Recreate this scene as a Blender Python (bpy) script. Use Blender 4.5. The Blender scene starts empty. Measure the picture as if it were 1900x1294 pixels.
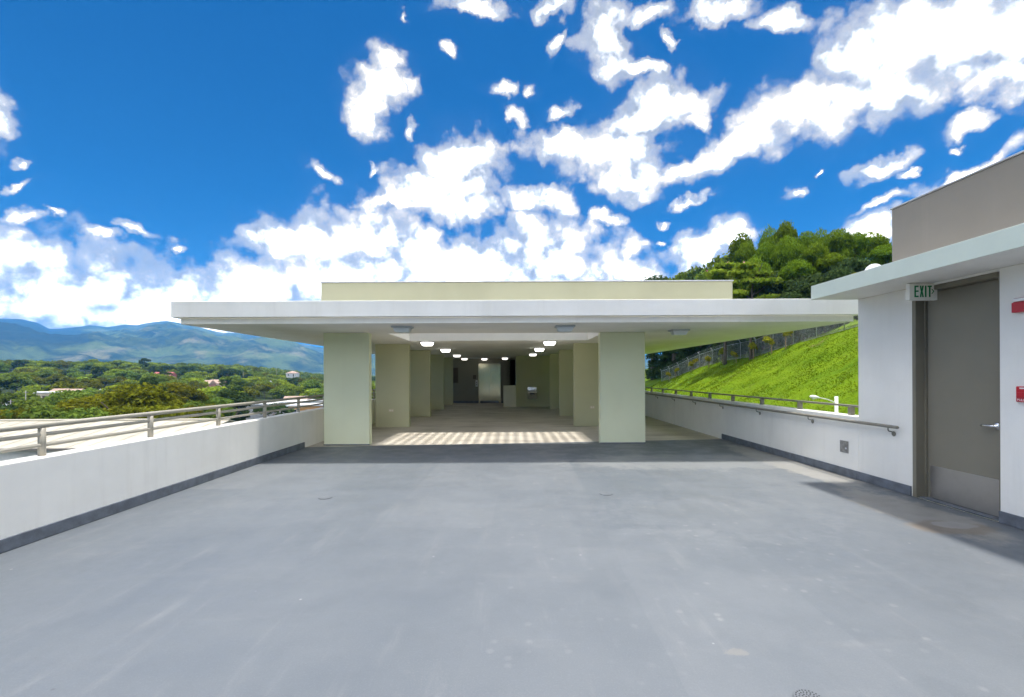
import bpy, bmesh, math, random
import numpy as np
from mathutils import Vector, Matrix

R = math.radians
scene = bpy.context.scene
col = scene.collection
H, F, CX, CY = 1.55, 870.0, 950.0, 697.0      # eye height, focal length and principal point in photo pixels
ROLL = R(0.25)

# ------------------------------------------------------------------ camera, sky, sun, exposure
cam_data = bpy.data.cameras.new("camera")
cam = bpy.data.objects.new("camera", cam_data)
col.objects.link(cam)
cam.matrix_world = Matrix.Translation((0, 0, H)) @ Matrix.Rotation(R(90), 4, 'X') @ Matrix.Rotation(-ROLL, 4, 'Z')
cam_data.sensor_width = 36.0
cam_data.lens = 36.0 * F / 1900.0
cam_data.shift_y = (CY - 647.0) / 1900.0
cam_data.clip_start = 0.05
cam_data.clip_end = 40000.0
scene.camera = cam

SUN_EL, SUN_AZ = 84.0, 62.0        # degrees; azimuth from +Y towards +X
SKY_STRENGTH, SUN_STRENGTH = 0.0135, 0.80
vs = scene.view_settings
vs.view_transform = 'Standard'
vs.look = 'None'
vs.exposure = 3.0
vs.gamma = 1.0
vs.use_curve_mapping = False
cy = scene.cycles
cy.use_denoising = True
cy.denoiser = 'OPENIMAGEDENOISE'
cy.max_bounces = 10
cy.diffuse_bounces = 6
cy.glossy_bounces = 3
cy.transmission_bounces = 4
cy.volume_bounces = 1
cy.transparent_max_bounces = 8
cy.caustics_reflective = False
cy.caustics_refractive = False
cy.sample_clamp_indirect = 6.0

sun_data = bpy.data.lights.new("sun", 'SUN')
sun_data.energy = SUN_STRENGTH
sun_data.angle = R(3.5)      # the sun stands behind a thin edge of cloud: soft shadow borders
sun_data.color = (1.0, 0.955, 0.88)
sun = bpy.data.objects.new("sun", sun_data)
col.objects.link(sun)
el, az = R(SUN_EL), R(SUN_AZ)
to_sun = Vector((math.cos(el) * math.sin(az), math.cos(el) * math.cos(az), math.sin(el)))
sun.rotation_euler = to_sun.to_track_quat('Z', 'Y').to_euler()
sun.location = (0, 0, 60)

# cumulus masses: centre, radii and turn, noted as photo pixels, turned into azimuth / elevation ellipses
CLOUDS = [
 (90,545,270,92,0),(0,480,120,62,0),(330,570,230,60,0),(480,535,120,52,0),(530,448,58,46,0),(605,448,85,56,0),
 (690,440,80,50,0),(640,525,200,66,0),(770,452,52,48,0),(850,500,150,58,0),(985,455,62,50,0),(1035,490,95,66,0),
 (920,540,280,56,0),(1166,468,28,42,0),(1168,512,55,32,0),(175,430,58,15,-8),
 (862,302,72,58,0),(815,350,120,44,0),(735,372,85,18,4),(865,385,82,34,0),(975,373,70,22,-14),(1035,378,28,25,20),
 (722,108,40,30,0),(715,158,58,52,0),(700,212,36,46,10),(762,150,24,30,0),(770,245,10,22,0),
 (603,315,40,12,-18),(692,310,10,9,0),(838,64,22,14,-25),
 (942,160,36,17,-15),(992,172,18,14,0),(958,212,18,24,25),(1050,208,30,15,25),
 (1045,272,92,42,0),(1130,292,128,50,0),(1165,335,95,38,0),(1215,205,92,52,30),(1290,190,50,38,15),(1180,245,80,48,20),
 (1285,230,36,18,-20),
 (1125,38,38,56,-30),(1152,100,40,50,20),(1205,125,40,18,-15),(1052,65,12,36,-20),
 (895,2,70,18,-5),(1030,2,38,24,0),(760,10,10,16,0),
 (1760,50,220,112,15),(1600,110,120,78,30),(1860,70,150,120,0),(1480,208,165,56,25),(1390,262,118,40,18),
 (1305,305,78,30,25),(1650,170,165,58,12),(1840,160,130,38,8),(1560,190,120,60,20),
 (1335,12,78,30,0),(1205,12,42,20,20),(1455,40,56,30,-8),(1250,68,12,22,30),
 (1785,235,60,20,18),(1770,270,18,9,10),(1640,315,46,20,14),(1694,325,14,7,20),(1800,318,110,18,24),(1640,382,60,10,22),
 (1470,360,32,13,22),(1300,372,34,12,12),(1115,400,40,15,8),(1240,415,11,9,0),(1220,462,11,9,0),
 (1295,482,75,42,12),(1350,452,48,42,20),(1630,435,90,38,12),(1525,318,16,6,25),
 (0,180,42,62,0),(28,285,22,15,0),(28,345,36,12,22),(25,402,52,18,4),(82,390,16,9,-25),(342,457,14,7,8),(262,420,50,14,-14)]

def sky_angles(px, py):
    u, w = (px - CX) / F, (CY - py) / F
    return np.array([math.atan2(u, 1.0), math.atan2(w, math.hypot(u, 1.0))])

def build_world():
    world = bpy.data.worlds.new("World")
    scene.world = world
    world.use_nodes = True
    nt = world.node_tree
    nt.nodes.clear()
    N, L = nt.nodes.new, nt.links.new
    def math_(op, a, b=None, c=None, clamp=False):
        n = N('ShaderNodeMath'); n.operation = op; n.use_clamp = clamp
        for i, v in enumerate((a, b, c)):
            if v is None: continue
            if isinstance(v, (int, float)): n.inputs[i].default_value = v
            else: L(v, n.inputs[i])
        return n.outputs[0]
    def smooth(v, lo, hi, a=0.0, b=1.0):
        n = N('ShaderNodeMapRange'); n.interpolation_type = 'SMOOTHSTEP'
        n.inputs[1].default_value, n.inputs[2].default_value = lo, hi
        n.inputs[3].default_value, n.inputs[4].default_value = a, b
        L(v, n.inputs[0]); return n.outputs[0]
    def noise(vec, scale, detail, rough, lac=2.0, out=0):
        n = N('ShaderNodeTexNoise'); n.inputs['Scale'].default_value = scale
        n.inputs['Detail'].default_value = detail; n.inputs['Roughness'].default_value = rough
        n.inputs['Lacunarity'].default_value = lac
        L(vec, n.inputs['Vector']); return n.outputs[out]
    def vadd(a, b, op='ADD'):
        n = N('ShaderNodeVectorMath'); n.operation = op
        for i, v in enumerate((a, b)):
            if isinstance(v, tuple): n.inputs[i].default_value = v
            else: L(v, n.inputs[i])
        return n.outputs[0]
    def vscale(a, s):
        n = N('ShaderNodeVectorMath'); n.operation = 'SCALE'; L(a, n.inputs[0]); n.inputs['Scale'].default_value = s
        return n.outputs[0]
    tc = N('ShaderNodeTexCoord')
    D = tc.outputs['Generated']
    sky = N('ShaderNodeTexSky'); sky.sky_type = 'NISHITA'; sky.sun_disc = False
    sky.sun_elevation = el; sky.sun_rotation = az
    sky.altitude = 300.0; sky.air_density = 1.0; sky.dust_density = 0.3; sky.ozone_density = 3.0
    tint = N('ShaderNodeMix'); tint.data_type = 'RGBA'; tint.blend_type = 'MULTIPLY'; tint.inputs[0].default_value = 1.0
    L(sky.outputs[0], tint.inputs[6]); tint.inputs[7].default_value = (0.0, 0.52, 0.98, 1)
    skycol = vscale(tint.outputs[2], SKY_STRENGTH)
    # warp
    w1 = vscale(vadd(noise(D, 6.0, 3, 0.55, out=1), (0.5, 0.5, 0.5), 'SUBTRACT'), 0.10)
    w2 = vscale(vadd(noise(D, 26.0, 4, 0.6, out=1), (0.5, 0.5, 0.5), 'SUBTRACT'), 0.045)
    Dw = vadd(D, vadd(w1, w2))
    sep = N('ShaderNodeSeparateXYZ'); L(Dw, sep.inputs[0])
    X, Y, Z = sep.outputs
    A = math_('ARCTAN2', X, Y)
    E = math_('ARCTAN2', Z, math_('SQRT', math_('ADD', math_('MULTIPLY', X, X), math_('MULTIPLY', Y, Y))))
    cmb = N('ShaderNodeCombineXYZ'); L(A, cmb.inputs[0]); L(E, cmb.inputs[1])
    AE = cmb.outputs[0]
    field = None
    for ci, (px, py, rx, ry, rot) in enumerate(CLOUDS):
        if ci < 13: rx, ry = rx * 1.3, ry * 1.27
        c = sky_angles(px, py)
        J = np.stack([(sky_angles(px + 2, py) - sky_angles(px - 2, py)) / 4, (sky_angles(px, py - 2) - sky_angles(px, py + 2)) / 4], axis=1)
        t = R(rot)
        M = J @ np.array([[math.cos(t), -math.sin(t)], [math.sin(t), math.cos(t)]]) @ np.diag([rx, ry])
        U, S, _ = np.linalg.svd(M)
        m = N('ShaderNodeMapping'); m.vector_type = 'TEXTURE'
        m.inputs['Location'].default_value = (c[0], c[1], 0)
        m.inputs['Rotation'].default_value = (0, 0, math.atan2(U[1, 0], U[0, 0]))
        m.inputs['Scale'].default_value = (S[0], S[1], 1e9)
        if field is None:
            L(AE, m.inputs['Vector'])
        else:                      # each step waits for the one before, so few values are alive at a time
            cb = N('ShaderNodeCombineXYZ'); L(A, cb.inputs[0]); L(E, cb.inputs[1]); L(field, cb.inputs[2]); L(cb.outputs[0], m.inputs['Vector'])
        ln = N('ShaderNodeVectorMath'); ln.operation = 'LENGTH'; L(m.outputs[0], ln.inputs[0])
        field = ln.outputs['Value'] if field is None else math_('SMOOTH_MIN', field, ln.outputs['Value'], 0.10)
    # cumulus around the unseen rest of the sky, thickened to brighten shaded walls
    wide = noise(D, 3.1, 5, 0.55)
    away = math_('MAXIMUM', smooth(math_('ABSOLUTE', A), 0.95, 1.15), smooth(E, 0.62, 0.80))
    generic = math_('MULTIPLY', math_('SUBTRACT', wide, 0.455), math_('MULTIPLY', away, 7.0))
    generic = math_('ADD', generic, math_('MULTIPLY', math_('SUBTRACT', 1.0, away), -2.0))
    # horizon bank carried on out of view, added to light walls and hall
    bank = math_('ADD', math_('MULTIPLY', math_('SUBTRACT', math_('ADD', 0.20, math_('MULTIPLY', math_('SUBTRACT', wide, 0.5), 0.55)), E), 5.0),
                 math_('MULTIPLY', math_('SUBTRACT', 1.0, smooth(math_('ABSOLUTE', A), 0.90, 1.05)), -9.0))
    generic = math_('MAXIMUM', generic, bank)
    dens = math_('MAXIMUM', math_('SUBTRACT', 1.15, field), math_('MINIMUM', generic, 1.15))
    fb = noise(D, 17.0, 9, 0.64)
    vor = N('ShaderNodeTexVoronoi'); vor.feature = 'F1'; vor.inputs['Scale'].default_value = 22.0
    vor.inputs['Detail'].default_value = 1.5; vor.inputs['Roughness'].default_value = 0.6
    L(vadd(D, vscale(w2, 0.8)), vor.inputs['Vector'])
    puff = math_('SUBTRACT', 0.55, vor.outputs['Distance'])
    edge = math_('ADD', math_('MULTIPLY', math_('SUBTRACT', fb, 0.5), 1.08), math_('MULTIPLY', puff, 0.60))
    d = math_('ADD', dens, edge)
    cover = math_('POWER', smooth(d, -0.34, 0.34), 1.35)
    # thin veil near the big masses
    veil = math_('MULTIPLY', smooth(math_('ADD', dens, math_('MULTIPLY', math_('SUBTRACT', fb, 0.5), 1.2)), -0.75, 0.25), 0.015)
    cover = math_('MAXIMUM', cover, veil)
    # self shading of the cloud: relief towards the high sun plus grey in the thick parts
    # thick cloud is far brighter than its thin rims; soft grey folds run through both
    fb2 = noise(vadd(D, (0.005, 0.003, 0.020)), 17.0, 6, 0.60)
    rel = math_('SUBTRACT', fb, fb2)
    body = noise(vadd(D, (3.1, 1.7, 0.4)), 7.0, 4, 0.55)
    fold = math_('ADD', math_('MULTIPLY', smooth(body, 0.34, 0.64), -0.46), math_('MULTIPLY', rel, 1.5))
    shade = math_('ADD', 1.02, math_('MULTIPLY', fold, smooth(d, -0.05, 0.35)))
    power = smooth(d, 0.20, 1.05, 0.122, 1.1)
    level = math_('MULTIPLY', math_('MAXIMUM', shade, 0.5), power)
    tone = N('ShaderNodeMix'); tone.data_type = 'RGBA'
    L(smooth(shade, 0.70, 1.02), tone.inputs[0])
    tone.inputs[6].default_value = (0.93, 0.97, 1.04, 1); tone.inputs[7].default_value = (1.0, 0.955, 0.89, 1)
    cc = N('ShaderNodeVectorMath'); cc.operation = 'SCALE'; L(tone.outputs[2], cc.inputs[0]); L(level, cc.inputs['Scale'])
    cloudcol = cc.outputs[0]
    mix = N('ShaderNodeMix'); mix.data_type = 'RGBA'
    L(cover, mix.inputs[0]); L(skycol, mix.inputs[6]); L(cloudcol, mix.inputs[7])
    # below the horizon: dim ground tone
    bg = N('ShaderNodeBackground'); bg.inputs['Strength'].default_value = 1.0
    L(mix.outputs[2], bg.inputs['Color'])
    out = N('ShaderNodeOutputWorld'); L(bg.outputs[0], out.inputs['Surface'])
    world.cycles.sampling_method = 'NONE'
    world.cycles.sample_map_resolution = 512
build_world()

# ------------------------------------------------------------------ helpers
def P(px, py, Y):
    """photo pixel at depth Y -> world point (roll taken out)"""
    dx, dy = px - 950.0, py - 647.0
    c, s = math.cos(ROLL), math.sin(ROLL)
    u = dx * c - dy * s
    v = dx * s + dy * c + 647.0 - CY
    return Vector((u * Y / F, Y, H - v * Y / F))

def tag(o, label=None, cat=None, group=None, kind=None):
    if label: o['label'] = label
    if cat: o['category'] = cat
    if group: o['group'] = group
    if kind: o['kind'] = kind
    return o

def empty(name, loc=(0, 0, 0), rz=0.0):
    o = bpy.data.objects.new(name, None)
    o.empty_display_size = 0.2
    col.objects.link(o)
    o.location = loc
    o.rotation_euler = (0, 0, rz)
    return o

def link(name, me, mat, parent=None, keep=True):
    """one mesh object; geometry is given in world space, so children of an Empty get the inverse of its place"""
    if mat is not None and len(me.materials) == 0:
        me.materials.append(mat)
    o = bpy.data.objects.new(name, me)
    col.objects.link(o)
    if parent is not None:
        o.parent = parent
        if keep:
            mw = Matrix.Identity(4); q = parent
            while q is not None:
                mw = q.matrix_basis @ mw; q = q.parent
            o.matrix_basis = mw.inverted()
    return o

class MB:
    """collects shapes for ONE part"""
    def __init__(self):
        self.bm = bmesh.new()
    def box(self, x0, x1, y0, y1, z0, z1, bevel=0.0, M=None):
        vs_ = [self.bm.verts.new((x, y, z)) for z in (z0, z1) for y in (y0, y1) for x in (x0, x1)]
        fs = [self.bm.faces.new([vs_[i] for i in f]) for f in ((0,2,3,1),(4,5,7,6),(0,1,5,4),(2,6,7,3),(0,4,6,2),(1,3,7,5))]
        if bevel > 0:
            es = list({e for f in fs for e in f.edges})
            r = bmesh.ops.bevel(self.bm, geom=es, offset=bevel, segments=2, affect='EDGES', profile=0.5, clamp_overlap=True)
            vs_ = list({v for f in r['faces'] for v in f.verts} | {v for v in vs_ if v.is_valid})
        if M is not None:
            bmesh.ops.transform(self.bm, matrix=M, verts=[v for v in vs_ if v.is_valid])
        return self
    def tube(self, pts, r, seg=12, caps=True, r1=None):
        pts = [Vector(p) for p in pts]
        rings = []
        for i, p in enumerate(pts):
            t = (pts[min(i + 1, len(pts) - 1)] - pts[max(i - 1, 0)]).normalized()
            a = t.orthogonal().normalized() if i == 0 else (rings_n - t * rings_n.dot(t)).normalized()
            rings_n = a
            b = t.cross(a)
            rad = r if r1 is None else r + (r1 - r) * i / (len(pts) - 1)
            if isinstance(r, (list, tuple)): rad = r[i]
            rings.append([self.bm.verts.new(p + (a * math.cos(k * 2 * math.pi / seg) + b * math.sin(k * 2 * math.pi / seg)) * rad) for k in range(seg)])
        for q0, q1 in zip(rings, rings[1:]):
            for k in range(seg):
                f = self.bm.faces.new((q0[k], q0[(k + 1) % seg], q1[(k + 1) % seg], q1[k])); f.smooth = True
        if caps:
            self.bm.faces.new(rings[0][::-1]); self.bm.faces.new(rings[-1])
        return self
    def lathe(self, prof, centre, seg=24, axis='Z'):
        """prof: (radius, height) pairs turned about an axis through centre"""
        c = Vector(centre); rings = []
        for (r, h) in prof:
            ring = []
            for k in range(seg):
                a = k * 2 * math.pi / seg
                if axis == 'Z': p = Vector((r * math.cos(a), r * math.sin(a), h))
                elif axis == 'X': p = Vector((h, r * math.cos(a), r * math.sin(a)))
                else: p = Vector((r * math.cos(a), h, r * math.sin(a)))
                ring.append(self.bm.verts.new(c + p))
            rings.append(ring)
        for q0, q1 in zip(rings, rings[1:]):
            for k in range(seg):
                f = self.bm.faces.new((q0[k], q0[(k + 1) % seg], q1[(k + 1) % seg], q1[k])); f.smooth = True
        self.bm.faces.new(rings[0][::-1]); self.bm.faces.new(rings[-1])
        return self
    def prism(self, poly, axis, a0, a1):
        """polygon (2-D) pushed along an axis; axis X: (y,z), Y: (x,z), Z: (x,y)"""
        def pt(p, a):
            return {'X': (a, p[0], p[1]), 'Y': (p[0], a, p[1]), 'Z': (p[0], p[1], a)}[axis]
        lo = [self.bm.verts.new(pt(p, a0)) for p in poly]
        hi = [self.bm.verts.new(pt(p, a1)) for p in poly]
        n = len(poly)
        self.bm.faces.new(lo[::-1]); self.bm.faces.new(hi)
        for i in range(n):
            self.bm.faces.new((lo[i], lo[(i + 1) % n], hi[(i + 1) % n], hi[i]))
        return self
    def build(self, name, mat, parent=None):
        bmesh.ops.recalc_face_normals(self.bm, faces=self.bm.faces)
        me = bpy.data.meshes.new(name)
        self.bm.to_mesh(me); self.bm.free()
        return link(name, me, mat, parent)

def np_mesh(name, verts, faces, smooth=False, tint=None):
    """verts (n,3), faces (m,k) with k = 3 or 4; tint: per-vertex value stored as attribute"""
    me = bpy.data.meshes.new(name)
    verts = np.asarray(verts, dtype=np.float32); faces = np.asarray(faces, dtype=np.int32)
    m, k = faces.shape
    me.vertices.add(len(verts)); me.vertices.foreach_set('co', verts.ravel())
    me.loops.add(m * k); me.loops.foreach_set('vertex_index', faces.ravel())
    me.polygons.add(m)
    me.polygons.foreach_set('loop_start', np.arange(0, m * k, k, dtype=np.int32))
    me.polygons.foreach_set('loop_total', np.full(m, k, dtype=np.int32))
    if smooth:
        me.polygons.foreach_set('use_smooth', np.ones(m, dtype=bool))
    if tint is not None:
        at = me.attributes.new('tint', 'FLOAT', 'POINT'); at.data.foreach_set('value', np.asarray(tint, dtype=np.float32))
    me.update(calc_edges=True)
    return me

# ------------------------------------------------------------------ materials
class NT:
    def __init__(self, name):
        self.m = bpy.data.materials.new(name); self.m.use_nodes = True
        self.t = self.m.node_tree; self.b = self.t.nodes['Principled BSDF']
        self.out = self.t.nodes['Material Output']
        self._obj = None
    def n(self, kind, **kw):
        q = self.t.nodes.new(kind)
        for k, v in kw.items(): setattr(q, k, v)
        return q
    def l(self, a, b): self.t.links.new(a, b)
    def coord(self, world=True):
        if self._obj is None:
            if world: self._obj = self.n('ShaderNodeNewGeometry').outputs['Position']
            else: self._obj = self.n('ShaderNodeTexCoord').outputs['Object']
        return self._obj
    def mapping(self, scale=(1, 1, 1), loc=(0, 0, 0), rot=(0, 0, 0), src=None):
        q = self.n('ShaderNodeMapping'); q.inputs['Scale'].default_value = scale; q.inputs['Location'].default_value = loc
        q.inputs['Rotation'].default_value = rot
        self.l(src or self.coord(), q.inputs[0]); return q.outputs[0]
    def noise(self, scale, detail=4, rough=0.55, vec=None, out=0):
        q = self.n('ShaderNodeTexNoise'); q.inputs['Scale'].default_value = scale; q.inputs['Detail'].default_value = detail
        q.inputs['Roughness'].default_value = rough
        self.l(vec if vec is not None else self.coord(), q.inputs['Vector']); return q.outputs[out]
    def ramp(self, v, lo, hi, a=0.0, b=1.0, kind='SMOOTHSTEP'):
        q = self.n('ShaderNodeMapRange'); q.interpolation_type = kind
        for i, x in enumerate((lo, hi, a, b)): q.inputs[i + 1].default_value = x
        self.l(v, q.inputs[0]); return q.outputs[0]
    def mix(self, f, a, b, blend='MIX'):
        q = self.n('ShaderNodeMix'); q.data_type = 'RGBA'; q.blend_type = blend
        for i, v in ((0, f), (6, a), (7, b)):
            if isinstance(v, (int, float)): q.inputs[i].default_value = v
            elif isinstance(v, tuple): q.inputs[i].default_value = v if len(v) == 4 else v + (1,)
            else: self.l(v, q.inputs[i])
        return q.outputs[2]
    def math(self, op, a, b=None, clamp=False):
        q = self.n('ShaderNodeMath'); q.operation = op; q.use_clamp = clamp
        for i, v in enumerate((a, b)):
            if v is None: continue
            if isinstance(v, (int, float)): q.inputs[i].default_value = v
            else: self.l(v, q.inputs[i])
        return q.outputs[0]
    def bump(self, v, strength=0.2, dist=0.01):
        q = self.n('ShaderNodeBump'); q.inputs['Strength'].default_value = strength; q.inputs['Distance'].default_value = dist
        self.l(v, q.inputs['Height']); self.l(q.outputs[0], self.b.inputs['Normal']); return q
    def base(self, v):
        if isinstance(v, tuple): self.b.inputs['Base Color'].default_value = v if len(v) == 4 else v + (1,)
        else: self.l(v, self.b.inputs['Base Color'])
    def rough(self, v):
        if isinstance(v, (int, float)): self.b.inputs['Roughness'].default_value = v
        else: self.l(v, self.b.inputs['Roughness'])

def sc(c, k): return tuple(min(1.0, x * k) for x in c)

def plain(name, c, rough=0.6, metal=0.0, var=0.08, scale=3.0, bump=0.0, bscale=60.0, spec=None):
    t = NT(name)
    f = t.ramp(t.noise(scale, 5, 0.6), 0.3, 0.7)
    t.base(t.mix(f, sc(c, 1 - var), sc(c, 1 + var)))
    t.rough(rough); t.b.inputs['Metallic'].default_value = metal
    if spec is not None: t.b.inputs['Specular IOR Level'].default_value = spec
    if bump: t.bump(t.noise(bscale, 3, 0.6), bump, 0.004)
    return t.m

def stucco(name, c, var=0.05, stain=0.10, tone=None):
    """painted render: roller texture, faint mottling, rain streaks running down"""
    t = NT(name)
    tone = tone or sc(c, 0.90)
    a = t.mix(t.ramp(t.noise(0.9, 6, 0.6), 0.3, 0.72), c, tone)
    streak = t.ramp(t.noise(1.0, 4, 0.65, t.mapping((5.5, 5.5, 0.35))), 0.50, 0.80)
    a = t.mix(t.math('MULTIPLY', streak, stain), a, sc((0.55, 0.50, 0.42), 0.8))
    t.base(t.mix(t.math('MULTIPLY', t.ramp(t.noise(22, 3, 0.7), 0.62, 0.78), var), a, (0.45, 0.44, 0.42)))
    t.rough(0.75)
    t.b.inputs['Specular IOR Level'].default_value = 0.25
    t.bump(t.noise(140, 3, 0.6), 0.12, 0.004)
    return t.m

M = {}
M['white'] = stucco('white_paint', (0.87, 0.845, 0.79), stain=0.13)
M['parapet'] = stucco('parapet_paint', (0.87, 0.845, 0.79), stain=0.15)
M['soffit'] = stucco('soffit_paint', (0.84, 0.825, 0.785), stain=0.0)
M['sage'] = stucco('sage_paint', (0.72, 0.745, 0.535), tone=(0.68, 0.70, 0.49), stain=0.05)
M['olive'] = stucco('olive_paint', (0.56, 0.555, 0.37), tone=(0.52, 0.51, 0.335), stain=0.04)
M['yellowgreen'] = stucco('roof_wall_paint', (0.41, 0.40, 0.275), stain=0.05)
M['mint'] = stucco('canopy_paint', (0.68, 0.74, 0.64), stain=0.04)
M['tan'] = stucco('tan_paint', (0.235, 0.215, 0.185), stain=0.06)
M['cream'] = stucco('cream_paint', (0.80, 0.75, 0.61), stain=0.03)
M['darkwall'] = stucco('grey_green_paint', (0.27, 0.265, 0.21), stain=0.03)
M['base_grey'] = plain('skirting_paint', (0.125, 0.14, 0.165), 0.6, var=0.25, scale=7, bump=0.3, bscale=40)
M['rail'] = plain('rail_paint', (0.33, 0.305, 0.245), 0.42, var=0.06, scale=6)
M['railwall'] = plain('handrail_paint', (0.22, 0.205, 0.165), 0.42, var=0.06, scale=6)
M['door'] = plain('door_paint', (0.215, 0.195, 0.150), 0.5, var=0.05, scale=1.2)
M['frame'] = plain('door_frame_paint', (0.19, 0.172, 0.128), 0.45, var=0.06)
M['steel'] = plain('brushed_steel', (0.50, 0.47, 0.44), 0.42, metal=1.0, var=0.10, scale=2.0)
M['chrome'] = plain('satin_chrome', (0.72, 0.72, 0.73), 0.22, metal=1.0, var=0.03)
M['elev'] = plain('elevator_steel', (0.46, 0.43, 0.30), 0.13, metal=1.0, var=0.12, scale=1.0)
M['sign'] = plain('sign_plastic', (0.86, 0.84, 0.76), 0.4, var=0.03)
M['green'] = plain('sign_green', (0.0, 0.20, 0.055), 0.5, var=0.03)
M['red'] = plain('red_plastic', (0.50, 0.02, 0.035), 0.3, var=0.03)
M['clear'] = plain('strobe_lens', (0.80, 0.80, 0.80), 0.08, var=0.02)
M['black'] = plain('black_plastic', (0.015, 0.015, 0.017), 0.4, var=0.1)
M['cap'] = plain('cap_paint', (0.112, 0.124, 0.138), 0.6, var=0.2, scale=20)
M['plate'] = plain('grey_plate', (0.24, 0.23, 0.22), 0.45, var=0.25, scale=25)
M['ivory'] = plain('ivory_plastic', (0.62, 0.55, 0.42), 0.4, var=0.03)
M['galv'] = plain('galvanised_steel', (0.50, 0.51, 0.52), 0.45, metal=0.6, var=0.08)
M['wood'] = plain('stake_wood', (0.30, 0.20, 0.11), 0.8, var=0.2)
M['bark'] = plain('bark', (0.13, 0.10, 0.075), 0.9, var=0.35, scale=1.5, bump=0.4, bscale=12)
M['dark_door'] = plain('brown_panel', (0.10, 0.075, 0.055), 0.6, var=0.1)
M['fixture'] = plain('fixture_grey', (0.42, 0.45, 0.48), 0.4, var=0.04)
def lamp_mat(name, strength):
    t = NT(name); t.base((0.78, 0.78, 0.76)); t.rough(0.35)
    t.b.inputs['Emission Color'].default_value = (1.0, 0.96, 0.90, 1); t.b.inputs['Emission Strength'].default_value = strength
    return t.m
M['lens_off'] = plain('frosted_lens', (0.62, 0.67, 0.70), 0.3, var=0.03)
M['lens_on'] = lamp_mat('lit_lens', 1.0)
M['lens_dim'] = lamp_mat('dim_lens', 0.3)

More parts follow.
